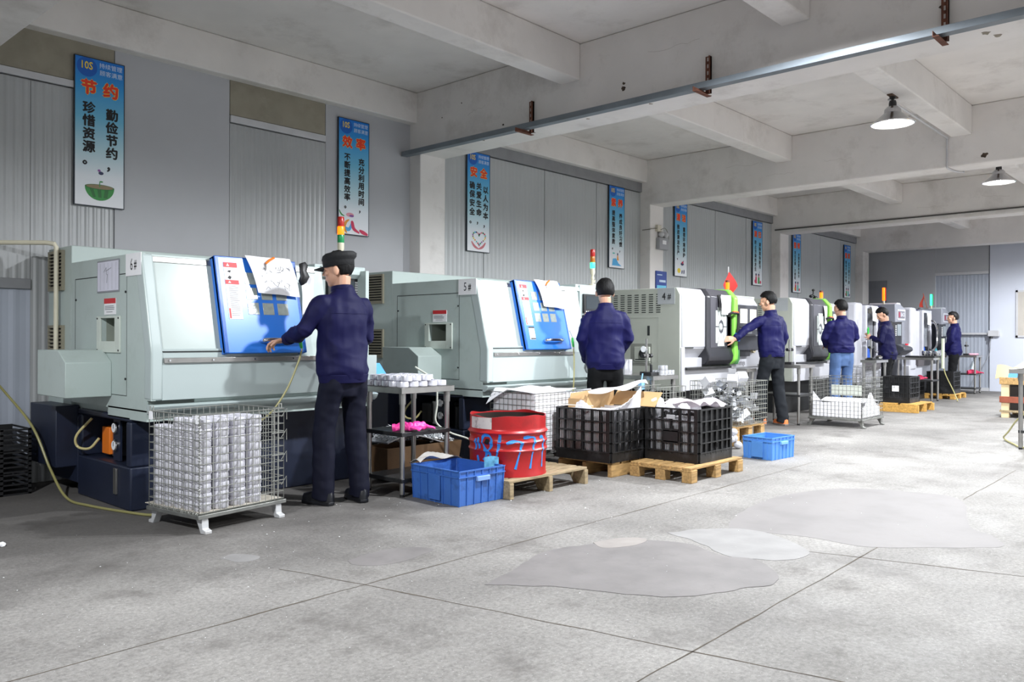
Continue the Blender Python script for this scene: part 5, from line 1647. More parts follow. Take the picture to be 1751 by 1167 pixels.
mb.build('white_label', M('stained white label', '#ddd6cf', .6, 0, .1, 8, stain='#4a2a22', samt=.95, sscale=11), t, smooth=0)
tag(MB().sheet(lambda u, v: (4.165 + .075 * u, 4.08 - .07 * u, .16 + .125 * v + .01 * math.sin(3 * u)), 6, 4, .003).build('drink_carton', M('pale blue carton print', '#6fb7e8', .4, 0, .5, 22)), 'blue and white printed bag leaning on the drum behind the dark blue bin', 'bag')
# swarf trough under the first table
t = T('swarf_trough', 'rusty open box heaped with silver metal swarf under the machine table', 'trough', (4.05, 5.02, 0))
MB().loft([[(0, 0, .03), (.75, 0, .03), (.75, .26, .03), (0, .26, .03)], [(-.02, -.02, .27), (.78, -.02, .27), (.78, .28, .27), (-.02, .28, .27)], [(-.01, -.01, .27), (.77, -.01, .27), (.77, .27, .27), (-.01, .27, .27)], [(.01, .01, .05), (.74, .01, .05), (.74, .25, .05), (.01, .25, .05)]]).build('trough_shell', M('rusty steel', '#6b5138', .7, .3, .25, 6, stain='#3a2a1c', samt=.6), t)
mb = MB()
rnd = random.Random(4)
for k in range(900):
    p = V((.02 + .7 * rnd.random(), .01 + .24 * rnd.random(), 0))
    p.z = .25 + .17 * math.exp(-((p.x - .25) / .38) ** 2) * rnd.random() ** .25
    a = rnd.uniform(0, 6)
    d = V((math.cos(a), math.sin(a), rnd.uniform(-.6, .6))) * .016
    e = V((-math.sin(a), math.cos(a), rnd.uniform(-1, 1))) * .006
    mb.quad(p - d - e, p + d - e, p + d * 1.2 + e + V((0, 0, .006)), p - d + e)
mb.mi = [1] * len(mb.f)
mb.sheet(lambda u, v: (.0 + .76 * u, .26 * v, .225 + .13 * math.exp(-((u - .3) / .45) ** 2)), 10, 4, .01, 0)
s_ = mb.build('metal_swarf', [m_scrap, M('bright swarf', '#f0f2f4', .25, .35, .1, 30)], None, smooth=0)
s_.location = (4.05, 5.02, 0)
tag(s_, 'heap of bright curly metal swarf in the rusty trough', 'swarf', None, 'stuff')

# ---------------------------------------------------------------- steel tables
def table(lab, x0, x1, y0, y1, h, shelves=(.42, .12), inset=.04, r=.019, topmat=m_steel, group='steel work tables'):
    t = T('steel_table', lab, 'table', (x0, y0, 0), 0, group)
    a, b = x1 - x0, y1 - y0
    MB().box(0, a, 0, b, h - .004, h).box(0, a, 0, .002, h - .042, h).box(0, a, b - .002, b, h - .042, h).box(0, .002, 0, b, h - .042, h).box(a - .002, a, 0, b, h - .042, h).box(.03, a - .03, .03, b - .03, h - .03, h - .004).build('table_top', topmat, t, bevel=.002)
    for x in (inset, a - inset):
        for y in (inset, b - inset):
            lg = MB().cyl((x, y, .02), r, h - .05, 14).lathe([(r * 1.25, h - .12), (r * 1.3, h - .04)], (x, y, 0), 14, caps=True).build('leg', m_steel, t)
            MB().cyl((x, y, 0), r * .9, .03, 12).build('foot', m_black, lg)
    for z in shelves:
        MB().box(inset - .02, a - inset + .02, inset - .02, b - inset + .02, z - .03, z).build('shelf', m_steel_dark, t, bevel=.003)
    return t
table('steel table with stacked cups and pink gloves beside the first worker', 3.73, 4.24, 4.47, 4.93, .78, (.46, .13))
table('steel table with a height gauge behind the second worker', 7.04, 7.52, 4.52, 5.05, .755, (.4,))
table('steel table behind the worker in orange trainers', 10.44, 10.92, 4.45, 5.05, .79, (.4,))
table('small side table at the white apron of the machine with the red flag', 9.72, 9.98, 4.84, 4.99, .75, (.3,))
table('steel table behind the worker in pale jeans', 13.45, 14.0, 4.5, 4.75, .80, ())
table('long steel table with black trays between the two machining centres', 15.95, 16.4, 4.35, 5.0, .80, (.4,))
table('steel table with a shelf beyond the last worker', 19.0, 19.5, 4.36, 4.85, .80, (.42, .12))
table('steel table cut off by the edge of the view, beside the wooden crate', 9.71, 10.5, 1.1, 1.93, .83, (.2,), .09, .021)
# cups on the first table
sm = None
rnd = random.Random(6)
names = []
for k in range(2):
    for j in range(5):
        for i in range(5):
            if k == 1 and (i == 4 or (j == 0 and i > 2)):
                continue
            if sm is None:
                sm = cup_mesh(.042, .04).build('metal_ring', M('bright turned ring', '#e2e2ea', .3, .4, .03, 20), None, 0, 40)
                o = sm
            else:
                o = sm.copy()
                COL.objects.link(o)
            o.location = (3.79 + i * .092 + rnd.uniform(-.004, .004) + .03 * k, 4.53 + j * .088 + rnd.uniform(-.004, .004), .781 + k * .041)
            tag(o, 'bright turned ring, %s row from the aisle, %s from the worker, %s layer' % (ORD[j], ORD[i], ('bottom', 'top')[k]), 'metal ring', 'turned rings on the first steel table')
# pink gloves
def glove_heap(lab, p, mat, s=1.0, rz=0):
    t = T('work_glove', lab, 'glove', p, rz)
    mb = MB().limb([(-.08 * s, 0, .02), (-.02 * s, .01, .035), (.05 * s, .0, .03), (.09 * s, -.01, .02)], [(.03 * s, .018 * s), (.045 * s, .026 * s), (.04 * s, .022 * s), (.02 * s, .014 * s)], 10)
    for k in range(4):
        mb.limb([(.06 * s, -.03 * s + k * .018 * s, .025), (.11 * s, -.045 * s + k * .028 * s, .022), (.145 * s, -.05 * s + k * .03 * s, .012)], [.012 * s, .012 * s, .009 * s], 8)
    gm = union(mb, .005, 2)
    for v in gm.vertices:
        v.co += V((0, 0, 1)) * .006 * s * noise.noise(v.co * 45) + v.normal * .004 * s * noise.noise(v.co * 80)
        v.co.z = max(v.co.z, .001)
    link(gm, 'glove_skin', mat, t)
    MB().limb([(-.10 * s, 0, .022), (-.075 * s, 0, .024)], [(.033 * s, .021 * s)] * 2, 12).build('glove_cuff', mat, t)
m_pink = M('hot pink rubber', '#ee3f9c', .4, 0, .12, 20, bump=.4, bscale=20)
m_pinkd = M('crimson cloth', '#b8264e', .6, 0, .2, 20)
glove_heap('hot pink rubber glove bunched on the middle shelf of the first table', (3.83, 4.56, .462), m_pink, .85, R(-50))
glove_heap('hot pink rubber glove hanging past the leg of the first table', (3.94, 4.53, .462), m_pink, .8, R(-15))
glove_heap('crimson cloth glove on the shelf behind the crate with the white label', (16.1, 4.6, .402), m_pinkd, 1.2, 0)
glove_heap('crimson cloth glove on the shelf of the last table', (19.12, 4.45, .422), m_pinkd, 1.3, R(-40))
# bent hoses by the first table
tag(MB().tube(bez([(4.36, 5.06, .90), (4.5, 4.98, .78), (4.52, 4.97, .6), (4.5, 4.96, .45), (4.6, 4.9, .36), (4.75, 4.84, .3), (4.86, 4.8, .22), (4.72, 4.72, .165)], 8), .008).build('air_hose', M('white hose', '#c8cbc0', .4)), 'white hose looping down between the first table and the red drum', 'hose')
tag(MB().tube(bez([(1.9, 6.93, .79), (2.0, 6.5, .5), (2.06, 6.3, .2), (2.08, 6.05, .03), (2.12, 5.75, .01), (2.24, 5.25, .01), (2.3, 5.15, .01)], 10), .009).build('air_hose', M('olive hose', '#8f8a58', .4)), 'olive hose running down the wall and over the floor to the front basket', 'hose')
tag(MB().tube(bez([(9.75, 1.2, .45), (9.80, 1.75, .40), (10.4, 2.08, .10), (10.55, 2.14, .02), (10.1, 1.95, .012), (9.86, 1.80, .012), (9.6, 1.2, .012)], 10), .009).build('air_hose', m_hose), 'yellow hose drooping from the edge table onto the floor', 'hose')
tag(MB().tube(bez([(16.43, 4.34, .78), (16.5, 4.3, .5), (16.62, 4.2, .2), (16.6, 4.12, .02), (16.5, 4.1, .02)], 8), .009).build('air_hose', m_hose), 'yellow hose hanging from the table between the machining centres', 'hose')

# gauges and things on the tables
def gauge_stand(lab, p, h, dial=True):
    t = T('height_gauge', lab, 'gauge', p)
    MB().box(-.05, .05, -.05, .05, 0, .035).build('base', m_black, t, bevel=.004)
    MB().cyl((0, 0, .035), .011, h, 10).build('post', m_steel, t)
    MB().tube([(-.06, 0, .2), (.07, 0, .2)], .007, 8).cbox((0, 0, .2), (.035, .035, .035)).build('arm', m_steel, t)
    for x in (-.055, .075):
        MB().lathe([(.0, -.02), (.022, -.02), (.022, .02), (.0, .02)], (x, 0, .2), 10, 0, 'x').build('knob', m_black, t)
    if dial:
        MB().lathe([(.0, -.012), (.034, -.012), (.036, -.006), (.036, .012), (0, .012)], (-.075, -.02, .27), 20, 0, 'x').build('dial', m_chrome, t)
        MB().lathe([(.0, -.014), (.030, -.014), (.030, -.012)], (-.075, -.02, .27), 18, 0, 'x').build('dial_face', m_paper, t)
gauge_stand('tall dial gauge stand on the table behind the second worker', (7.22, 4.72, .755), .34)
gauge_stand('thin gauge stand on the table behind the worker in orange trainers', (10.62, 4.68, .79), .3, False)
gauge_stand('thin gauge stand on the table behind the worker in pale jeans', (13.55, 4.62, .80), .3, False)
gauge_stand('small gauge stand on the last table by the far wall', (19.2, 4.6, .80), .25, False)
t = T('measuring_block', 'white wedge shaped instrument box on the table behind the second worker', 'instrument', (7.06, 4.88, .755))
MB().prism([(0, 0), (0, .1), (.06, .16), (.14, .16), (.14, 0)], 'y', 0, .12).build('body', m_bwhite, t, bevel=.004)
o = MB().box(7.08, 7.22, 4.57, 4.66, .756, .79).box(7.13, 7.15, 4.6, 4.62, .79, .87).build('gauge_plate', m_black, None, .003)
tag(o, 'black base plate with a short post on the table behind the second worker', 'plate')
gl = None
for k in range(10):
    mb = cup_mesh(.032, .05)
    if gl is None:
        gl = mb.build('turned_part', M('shiny turned part', '#dfe1e6', .15, .6, .05, 20), None, 0, 40)
        o = gl
    else:
        o = gl.copy()
        COL.objects.link(o)
    o.location = (7.27 + (k % 5) * .05 if False else 7.25 + (k % 4) * .066, 4.56 + (k // 4 % 2) * .07, .756 + .051 * (k // 8))
    tag(o, 'shiny turned part on the second steel table, %s of the %s group' % (ORD[k % 4], ('front', 'rear', 'upper')[k // 4]), 'turned part', 'turned parts on the second steel table')
tag(MB().box(-.03, .03, -.02, .02, 0, .09).tube([(0, 0, .09), (.02, 0, .16)], .007, 6).build('spray_bottle', M('pale blue plastic', '#8fc3ea', .3), loc=(6.98, 4.62, .62)), 'pale blue spray bottle hooked on the table edge behind the second worker', 'bottle')
o = MB().cyl((0, 0, 0), .13, .02, 24).build('black_tray', m_black, loc=(13.68, 4.62, .80))
tag(o, 'round black tray on the table behind the worker in pale jeans', 'tray')
o = MB().lathe([(.0, .02), (.05, .02), (.06, .05), (.03, .07), (0, .07)], n=18).build('metal_dish', m_chrome, loc=(13.85, 4.6, .80))
tag(o, 'shiny metal dish beside the round black tray', 'dish')
for k in range(3):
    o = MB().box(-.09, .09, -.12, .12, 0, .03).build('black_tray', m_black, None, .004, loc=(16.1 if k < 2 else 16.3, 4.47 + .26 * (k % 2), .80))
    tag(o, ['black tray of parts at the aisle end of the long table', 'black tray of parts at the machine end of the long table', 'black tray with upright chrome rings on the long table'][k], 'tray')
for k in range(3):
    o = cup_mesh(.045, .09).build('chrome_ring', m_chrome, loc=(16.3, 4.40 + k * .1, .831))
    tag(o, 'upright chrome ring in the black tray, ' + ['nearest the aisle', 'in the middle', 'next to the machine'][k].replace('nearest', 'next to'), 'ring', 'chrome rings on the long table')
o = MB().cyl((0, 0, 0), .028, .55, 14).build('pipe_post', M('pale green tube', '#d7dfc5', .4), loc=(16.42, 4.32, .60))
tag(o, 'upright pale green tube strapped to the corner of the long table', 'tube')
o = MB().lathe([(.03, 0), (.03, .12), (.012, .15), (.012, .17)], n=14, caps=True).build('spray_bottle', M('blue green bottle', '#4f9fb0', .3), loc=(16.36, 4.42, .80))
tag(o, 'blue spray bottle at the corner of the long table', 'bottle')
o = MB().lathe([(.05, 0), (.05, .16), (.02, .22), (.02, .25)], n=16, caps=True).build('clear_bottle', M('clear pale bottle', '#c7d5dc', .15), loc=(19.3, 4.5, .42))
tag(o, 'pale clear bottle with a blue cap on the shelf of the last table', 'bottle')
o = MB().box(-.12, .12, -.08, .08, 0, .04).build('pink_rag', M('pale pink rag', '#dba7b8', .8, 0, .2, 20), None, .02, loc=(19.35, 4.5, .80))
tag(o, 'pale pink rag on top of the last table', 'rag')

# black slatted crates at the foot of the wall
for k in range(3):
    tt = T('plastic_crate', ['black slatted crate against the wall, topmost of the low stack', 'black slatted crate against the wall, middle of the low stack', 'black slatted crate against the wall, bottom of the low stack'][k], 'crate', (1.22, 6.56, .32 - .16 * k), 0, 'black crates stacked at the wall')
    mb = MB()
    for z in (.0, .035, .07, .105, .14):
        mb.box(0, .8, 0, .012, z, z + .012).box(.788, .8, 0, .4, z, z + .012).box(0, .012, 0, .4, z, z + .012)
    for x in (0, .2, .4, .6, .78):
        mb.box(x, x + .02, 0, .014, 0, .155)
    mb.build('slat_frame', m_black, tt, smooth=0)
    MB().box(0.02, .78, .02, .4, 0, .01).build('crate_floor', m_black, tt)
    MB().box(.01, .79, .39, .4, 0, .155).build('back_wall_panel', m_black, tt)

# ---------------------------------------------------------------- pallet crate with torn cardboard at the edge of the view
t = T('wooden_crate', 'pallet wood crate full of torn cardboard at the edge of the view', 'wooden crate', (13.6, 2.0, 0))
for z0, z1, mt in ((.485, .585, m_pinewood), (.22, .31, M('red brown board', '#8e4a34', .75, 0, .25, 8, bump=.2)),):
    MB().box(-.02, .0, 0, .82, z0, z1).box(0, .8, .80, .82, z0, z1).box(0, .8, 0, .02, z0, z1).box(.8, .82, 0, .82, z0, z1).build('side_board', mt, t, bevel=.003)
m_palew = M('pale raw wood', '#dcc49a', .75, 0, .15, 8)
for x, y in ((0, .70), (0, .0), (.72, .0), (.72, .70)):
    MB().box(x, x + .08, y, y + .1, 0, .585).build('corner_post', m_palew, t, bevel=.003)
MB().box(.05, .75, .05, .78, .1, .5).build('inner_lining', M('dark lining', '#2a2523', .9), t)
MB().box(-.01, .8, .0, .82, .08, .11).build('bottom_board', m_greywood, t, bevel=.003)
loose('torn_cardboard', 'torn pale carton with a blue print on top of the pallet wood crate', 'cardboard', lambda u, v: (13.62 + .12 * v, 2.88 - .34 * u, .56 + (.2 - .06 * u) * v + .02 * math.sin(6 * u)), M('pale carton', '#bfa57b', .7), 8, 6, .006)
tag(MB().sheet(lambda u, v: (13.615 + .10 * v, 2.72 - .12 * u, .585 + .10 * v), 3, 3, .002).build('printed_label', M('blue printed label', '#3f7fc0', .5)), 'blue printed label patch on the torn pale carton', 'label')
loose('torn_cardboard', 'dark folded carton behind the table leg on the pallet wood crate', 'cardboard', lambda u, v: (13.8 + .2 * v, 2.62 - .5 * u, .6 + .16 * v * (1 - .4 * u)), m_card, 8, 6, .006)
loose('torn_cardboard', 'flattened carton lying on the table at the edge of the view', 'cardboard', lambda u, v: (9.75 + .5 * v, 1.9 - .6 * u, .842 + .05 * (1 - u) * v + .01 * math.sin(5 * u)), M('pale carton', '#bfa57b', .7), 8, 6, .006)
tag(MB().box(15.6, 16.3, 2.9, 3.2, .0, .012).build('white_board', m_paper), 'flat white sheet lying on the floor beyond the wooden crate', 'sheet')
# litter on the floor
mb = MB().ell((0, 0, .012), (.025, .02, .012), 8, 6)
mb.v = [p + V((1, 1, 1)) * .006 * noise.noise(p * 90) for p in mb.v]
tag(mb.build('paper_scrap', m_paper, loc=(1.40, 5.02, 0)), 'crumpled white paper scrap alone on the floor', 'paper scrap')
# ---------------------------------------------------------------- people
m_skin = M('skin', '#c99a80', .5, 0, .06, 14)
m_lip = M('lip skin', '#a8665a', .5)
m_eye = M('dark eye', '#1c1512', .2)
m_hair = M('black hair', '#070607', .6, 0, .4, 60, bump=.6, bscale=90, stretch=(1, 1, .25), spec=.25)
m_hair_g = M('greying black hair', '#1d1c1d', .5, 0, .6, 60, bump=.6, bscale=90, stretch=(1, 1, .25), spec=.25)
m_jacket = M('navy work jacket', '#101044', .6, 0, .08, 5, bump=.12, bscale=9, spec=.2)
m_jacket_d = M('dark navy work jacket', '#0e0e3a', .65, 0, .08, 5, bump=.12, bscale=9, spec=.2)
m_trouser = M('dark navy trousers', '#0f1122', .7, 0, .1, 6, bump=.15, bscale=10, spec=.2)
m_trouser_k = M('charcoal trousers', '#1f2227', .75, 0, .12, 6, bump=.15, bscale=10, spec=.2)
m_trouser_b = M('black trousers', '#0e0f11', .75, 0, .1, 6, spec=.2)
m_jeans = M('faded blue jeans', '#47628e', .75, 0, .22, 5, bump=.15, bscale=14)
m_shoe = M('black leather shoe', '#15161a', .35, 0, .1)
m_trainer = M('orange trainer', '#e88248', .5, 0, .2, 14)
m_sole = M('grey sole', '#77716c', .7)
m_greyglove = M('grey knitted glove', '#9ea3a2', .8, 0, .1, 30)
m_wglove = M('white knitted glove', '#d9d9dc', .8, 0, .06, 30)

def hand(mb, wrist, fwd, palm, thumb_side, curl=.5, s=1.0, grow=1.0):
    """palm and five fingers. fwd: from wrist to knuckles, palm: the way the palm faces, thumb_side: +1/-1 along fwd x palm"""
    w_, f = V(wrist), V(fwd).normalized()
    p = V(palm)
    p = (p - f * p.dot(f)).normalized()
    sd = f.cross(p) * thumb_side                     # towards the thumb
    L_ = .09 * s
    mb.limb([w_ - f * .03 * s, w_, w_ + f * .03 * s, w_ + f * .07 * s, w_ + f * L_], [(.027 * s, .022 * s), (.028 * s, .02 * s), (.038 * s, .017 * s), (.041 * s, .015 * s), (.036 * s, .012 * s)], 12, sd)
    for k, (off, ln, up) in enumerate(((.030, .95, 0), (.010, 1.05, .003), (-.010, 1.0, .002), (-.030, .78, -.004))):
        b = w_ + f * (L_ - .008 * s + up) + sd * off * s
        d = (f + sd * off * 1.6).normalized()
        pts = [b - d * .02 * s, b]
        a = 0
        for q, seg in enumerate((.038, .026, .021)):
            a += curl * (.75, .95, .7)[q] * (1 + .12 * (k - 1.5))
            pts.append(pts[-1] + (d * math.cos(a) + p * math.sin(a)) * seg * ln * s)
        mb.limb(pts, [.0105 * s * grow, .0102 * s * grow, .0092 * s * grow, .0084 * s * grow, .0072 * s * grow], 8, sd)
    b = w_ + f * .025 * s + sd * .030 * s
    d1 = (f * .65 + sd * .75 + p * .25).normalized()
    d2 = (f * .85 + sd * .35 + p * (.2 + .6 * curl)).normalized()
    mb.limb([b - d1 * .02 * s, b, b + d1 * .04 * s, b + d1 * .04 * s + d2 * .03 * s, b + d1 * .04 * s + d2 * .052 * s], [.014 * s, .0145 * s, .0115 * s * grow, .0100 * s * grow, .008 * s * grow], 8, f)

def wrinkle(me, amp, f=(9, 9, 5), seed=0):
    me.update()
    ns = [v.normal.copy() for v in me.vertices]
    for v, n in zip(me.vertices, ns):
        c = v.co
        q = V((c.x * f[0] + seed, c.y * f[1], c.z * f[2]))
        v.co = c + n * amp * (noise.noise(q) + .6 * noise.noise(q * 2.3 + V((3, 1, 7))) + .5 * (1 - 2 * abs(noise.noise(V((c.x * 6 + c.z * 5 + seed, c.y * 7, c.z * 9))))) - .25)

def person(label, loc, face, h=1.72, lean=0.0, yaw=0.0, pitch=0.0, armL=None, armR=None, feet=None, jacket=None, trousers=None,
           hem=.86, hair=None, cap=False, shoe=None, gloves=None, vox=.0055, fat=1.0, seed=0):
    """faces local +y; left hand is -x. arm = (elbow, wrist, hand forward, palm, curl)"""
    k = h / 1.72
    root = T('person', label, 'person', (loc[0], loc[1], 0), R(face - 90))
    root['group'] = 'machine operators in navy jackets'
    K = lambda p: V(p) * k
    ln = lambda z: lean * max(0, z - .9)               # the trunk leans forward above the hips
    def tp(x, y, z):
        return V((x, y + ln(z), z)) * k
    neck = tp(0, -.01, 1.46)
    hc = tp(0, .03, 1.612)                            # head centre
    Q = Matrix.Rotation(yaw, 3, 'Z') @ Matrix.Rotation(-pitch, 3, 'X')
    H_ = lambda p: hc + Q @ (V(p) * k * 1.03)
    feet = feet or ((-.11, -.02), (.11, .02))
    armL = armL or ((-.27, .0, 1.15), (-.25, .12, .92), (0, .3, -1), (1, 0, 0), .5)
    armR = armR or ((.27, .0, 1.15), (.25, .12, .92), (0, .3, -1), (-1, 0, 0), .5)
    arms = []
    for sx, a in ((-1, armL), (1, armR)):
        sh = tp(sx * .168, -.005, 1.378)
        arms.append((sx, sh, K(a[0]), K(a[1]), V(a[2]), V(a[3]), a[4]))
    legs = []
    for (sx, ft) in ((-1, feet[0]), (1, feet[1])):
        hip = V((sx * .09, 0, .90)) * k
        an = V((ft[0], ft[1], .085)) * k
        kn = (hip + an) * .5 + V((sx * .008, .03, .02)) * k
        legs.append((sx, hip, kn, an))
    # ---- body: one continuous skin
    b = MB()
    b.ell(H_((0, -.01, .025)), (.074 * k, .094 * k, .092 * k), 20, 14, 0, Q)
    b.ell(H_((0, .022, -.045)), (.057 * k, .068 * k, .070 * k), 18, 12, 0, Q)
    b.ell(H_((0, .052, -.092)), (.030 * k, .028 * k, .022 * k), 12, 8, 0, Q)         # chin
    b.ell(H_((0, .068, .028)), (.052 * k, .022 * k, .022 * k), 14, 8, 0, Q)          # brow
    b.limb([H_((0, .080, .018)), H_((0, .096, -.018)), H_((0, .100, -.030))], [(.009 * k, .010 * k), (.014 * k, .013 * k), (.016 * k, .010 * k)], 10)
    for sx in (-1, 1):
        b.ell(H_((sx * .038, .062, -.020)), (.022 * k, .022 * k, .020 * k), 10, 8, 0, Q)   # cheek
        b.ell(H_((sx * .030, .076, .006)), (.0135 * k, .012 * k, .009 * k), 10, 8, 0, Q)   # eye
        b.ell(H_((sx * .081, -.010, -.012)), (.012 * k, .023 * k, .034 * k), 10, 8, 0, Q @ Matrix.Rotation(sx * -.35, 3, 'Z'))
    b.ell(H_((0, .083, -.058)), (.023 * k, .010 * k, .009 * k), 12, 8, 0, Q)          # lips
    b.limb([H_((0, -.028, -.05)), (H_((0, -.02, -.1)) + neck) / 2, neck, neck - V((0, 0, .06)) * k], [(.056 * k, .060 * k), (.054 * k, .056 * k), (.060 * k, .058 * k), (.08 * k, .07 * k)], 14)
    b.limb([tp(0, 0, .82), tp(0, 0, .95), tp(0, .005, 1.10), tp(0, .01, 1.28), tp(0, 0, 1.38), tp(0, -.01, 1.44)],
           [(.13 * k, .09 * k), (.15 * k, .10 * k), (.135 * k, .09 * k), (.15 * k, .10 * k), (.16 * k, .085 * k), (.07 * k, .06 * k)], 16)
    for sx, sh, el, wr, f, p, cu in arms:
        b.limb([sh - V((sx * .06, 0, 0)) * k, sh, (sh + el) / 2, el, (el + wr) / 2, wr, wr + f.normalized() * .02], [.045 * k, .048 * k, .043 * k, .037 * k, .035 * k, .027 * k, .026 * k], 12, (0, 0, 1) if abs((el - sh).z) < .15 else (0, 1, 0))
        hand(b, wr, f, p, 1 if sx * 1 < 0 else -1, cu, k * 1.0)
    for sx, hip, kn, an in legs:
        b.limb([hip + V((0, 0, .06)), hip, (hip + kn) / 2, kn, kn.lerp(an, .35), an, an - V((0, 0, .05))], [.075 * k, .078 * k, .07 * k, .05 * k, .052 * k, .032 * k, .024 * k], 12)
        b.limb([an + V((0, -.025, -.045)), an + V((0, .04, -.047)), an + V((0, .10, -.05))], [(.020, .014), (.022, .012), (.016, .008)], 10, (1, 0, 0))
    me = union(b, vox, 2, .4)
    body = link(me, 'body', [m_skin, m_lip, m_eye], root, 0, 180)
    lipc = [H_((0, .09, -.058))]
    eyc = [H_((sx * .030, .087, .006)) for sx in (-1, 1)]
    for po in me.polygons:
        c = po.center
        if (c - lipc[0]).length < .016 * k and abs((Q.transposed() @ (c - lipc[0])).z) < .008 * k:
            po.material_index = 1
        elif any((c - e).length < .010 * k and abs((Q.transposed() @ (c - e)).z) < .006 * k for e in eyc):
            po.material_index = 2
    # ---- hair
    rings = []
    nT, nP = 22, 40
    for i in range(nT + 1):
        th = PI * i / nT
        ring = []
        for j in range(nP):
            ph = 2 * PI * j / nP
            d = V((math.sin(th) * math.sin(ph), math.sin(th) * math.cos(ph), math.cos(th)))
            front = d.y
            z = d.z
            lim = (-.74 if cap else -.62) if front < -.15 else (-.12 if front < .12 else (.30 if front < .55 else .47))
            on = z > lim + .05 * noise.noise(V((ph * 3 + seed, th * 2, 1)))
            ex = ((.009 if cap else .018) + .006 * noise.noise(d * 6 + V((seed, 0, 0))) + .003 * noise.noise(d * 22)) if on else -.014
            r_ = V((.074 + ex, .094 + ex, .092 + ex + (.006 if on and z > .3 else 0)))
            ring.append(H_((d.x * r_.x, -.01 + d.y * r_.y, .025 + d.z * r_.z)))
        rings.append(ring)
    MB().loft(rings).build('hair', hair or m_hair, root, 0, 180)
    if cap:
        cm = M('black cloth cap', '#121316', .75, 0, .12, 10, bump=.2, bscale=60)
        def er(z, rx, ry, dy=0):
            return [H_((rx * math.cos(2 * PI * q / 32), -.01 + dy + ry * math.sin(2 * PI * q / 32), z)) for q in range(32)]
        cp = MB().loft([er(.020, .082, .102), er(.024, .086, .106), er(.054, .088, .108), er(.060, .089, .109, -.002), er(.075, .097, .118, -.008), er(.098, .098, .116, -.014), er(.112, .084, .098, -.016), er(.118, .05, .06, -.01), er(.118, .01, .01)]).build('cap', cm, root, 0, 60)
        MB().sheet(lambda u, v: H_(((2 * u - 1) * .080, .070 + .028 * (1 - (2 * u - 1) ** 2) + .066 * v * (1 - .6 * (2 * u - 1) ** 2), .030 - .012 * v - .018 * (2 * u - 1) ** 2)), 12, 5, .006).build('visor', cm, cp)
    # ---- jacket
    j = MB()
    fx = fat
    j.limb([tp(0, .0, hem), tp(0, .0, hem + .03), tp(0, .0, hem + .06), tp(0, .004, 1.02), tp(0, .004, 1.14), tp(0, .0, 1.27), tp(0, -.006, 1.35), tp(0, -.012, 1.41), tp(0, -.014, 1.445), tp(0, -.012, 1.485)],
           [(.178 * k * fx, .136 * k * fx), (.184 * k * fx, .143 * k * fx), (.192 * k * fx, .152 * k * fx), (.188 * k * fx, .145 * k * fx), (.186 * k * fx, .140 * k), (.195 * k, .142 * k), (.190 * k, .13 * k), (.150 * k, .108 * k), (.088 * k, .084 * k), (.070 * k, .072 * k)], 28)
    for sx, sh, el, wr, f, p, cu in arms:
        d = (wr - el).normalized()
        j.limb([sh + V((-sx * .10, -.005, .0)) * k, sh + V((-sx * .05, 0, -.002)) * k, sh + V((-sx * .005, 0, -.012)) * k, sh + (el - sh) * .25, (sh + el) / 2, el, (el + wr) / 2, wr - d * .035, wr - d * .0],
               [.05 * k, .062 * k, .066 * k, .069 * k, .065 * k, .058 * k, .052 * k, .047 * k, .039 * k], 16, (0, 0, 1) if abs((el - sh).z) < .15 else (0, 1, 0))
    me = union(j, .009, 4)
    wrinkle(me, .015 * k, (7, 7, 5), seed)
    tree = BVHTree.FromPolygons([v.co for v in me.vertices], [tuple(f_.vertices) for f_ in me.polygons])
    jk = link(me, 'jacket', jacket or m_jacket, root, 0, 180)
    nk = MB()
    nk.lathe([(.060, .0), (.070, -.012), (.076, .008), (.073, .034), (.066, .036), (.062, .02), (.060, .0)], (0, 0, 0), 26)
    nk.v = [tp(0, -.012, 1.462) + (Matrix.Rotation(-lean * .5 - .12, 3, 'X') @ V((v.x, v.y * 1.08, v.z))) * k for v in nk.v]
    nk.build('collar', jacket or m_jacket, jk)
    for nm, pts_ in (('yoke_seam', [(x_ * .012, 1.305) for x_ in range(-13, 14)]), ('back_seam', [(-.10 - .012 * i_ / 10, 1.30 - .04 * i_) for i_ in range(10)])):
        path = []
        for x_, z_ in pts_:
            hit = tree.ray_cast(V((x_, -.6, z_)) * k, V((0, 1, 0)))
            if hit[0]:
                path.append(hit[0] + V((0, -.0005, 0)))
        if len(path) > 4 and nm == 'yoke_seam':
            MB().tube(path, .0022, 5).build(nm, jacket or m_jacket, jk)
    wb = MB()
    wb.limb([tp(0, 0, hem - .012), tp(0, 0, hem + .045)], [(.178 * k * fx, .136 * k * fx), (.187 * k * fx, .146 * k * fx)], 32)
    wb.build('waistband', jacket or m_jacket, jk, .004)
    for sx, sh, el, wr, f, p, cu in arms:
        d = (wr - el).normalized()
        MB().limb([wr - d * .055, wr - d * .003], [.047 * k, .041 * k], 18).build('cuff', jacket or m_jacket, jk, .003)
    # ---- trousers
    q = MB()
    q.limb([tp(0, 0, .735), tp(0, 0, .85), tp(0, 0, .96), tp(0, 0, 1.02)], [(.115 * k, .09 * k), (.152 * k, .115 * k), (.145 * k, .108 * k), (.135 * k, .10 * k)], 20)
    for sx, hip, kn, an in legs:
        q.limb([hip + V((0, -.005, .04)) * k, hip + V((sx * .003, -.006, -.06)) * k, (hip + kn) / 2, kn, kn.lerp(an, .45), an + V((0, .0, .02)), an + V((0, .01, -.045))],
               [(.078 * k, .105 * k), (.086 * k, .104 * k), (.083 * k, .090 * k), (.076 * k, .080 * k), (.073 * k, .076 * k), (.070 * k, .075 * k), (.072 * k, .082 * k)], 18)
    me = union(q, .009, 4)
    wrinkle(me, .006 * k, (8, 8, 9), seed + 5)
    link(me, 'trousers', trousers or m_trouser, root, 0, 180)
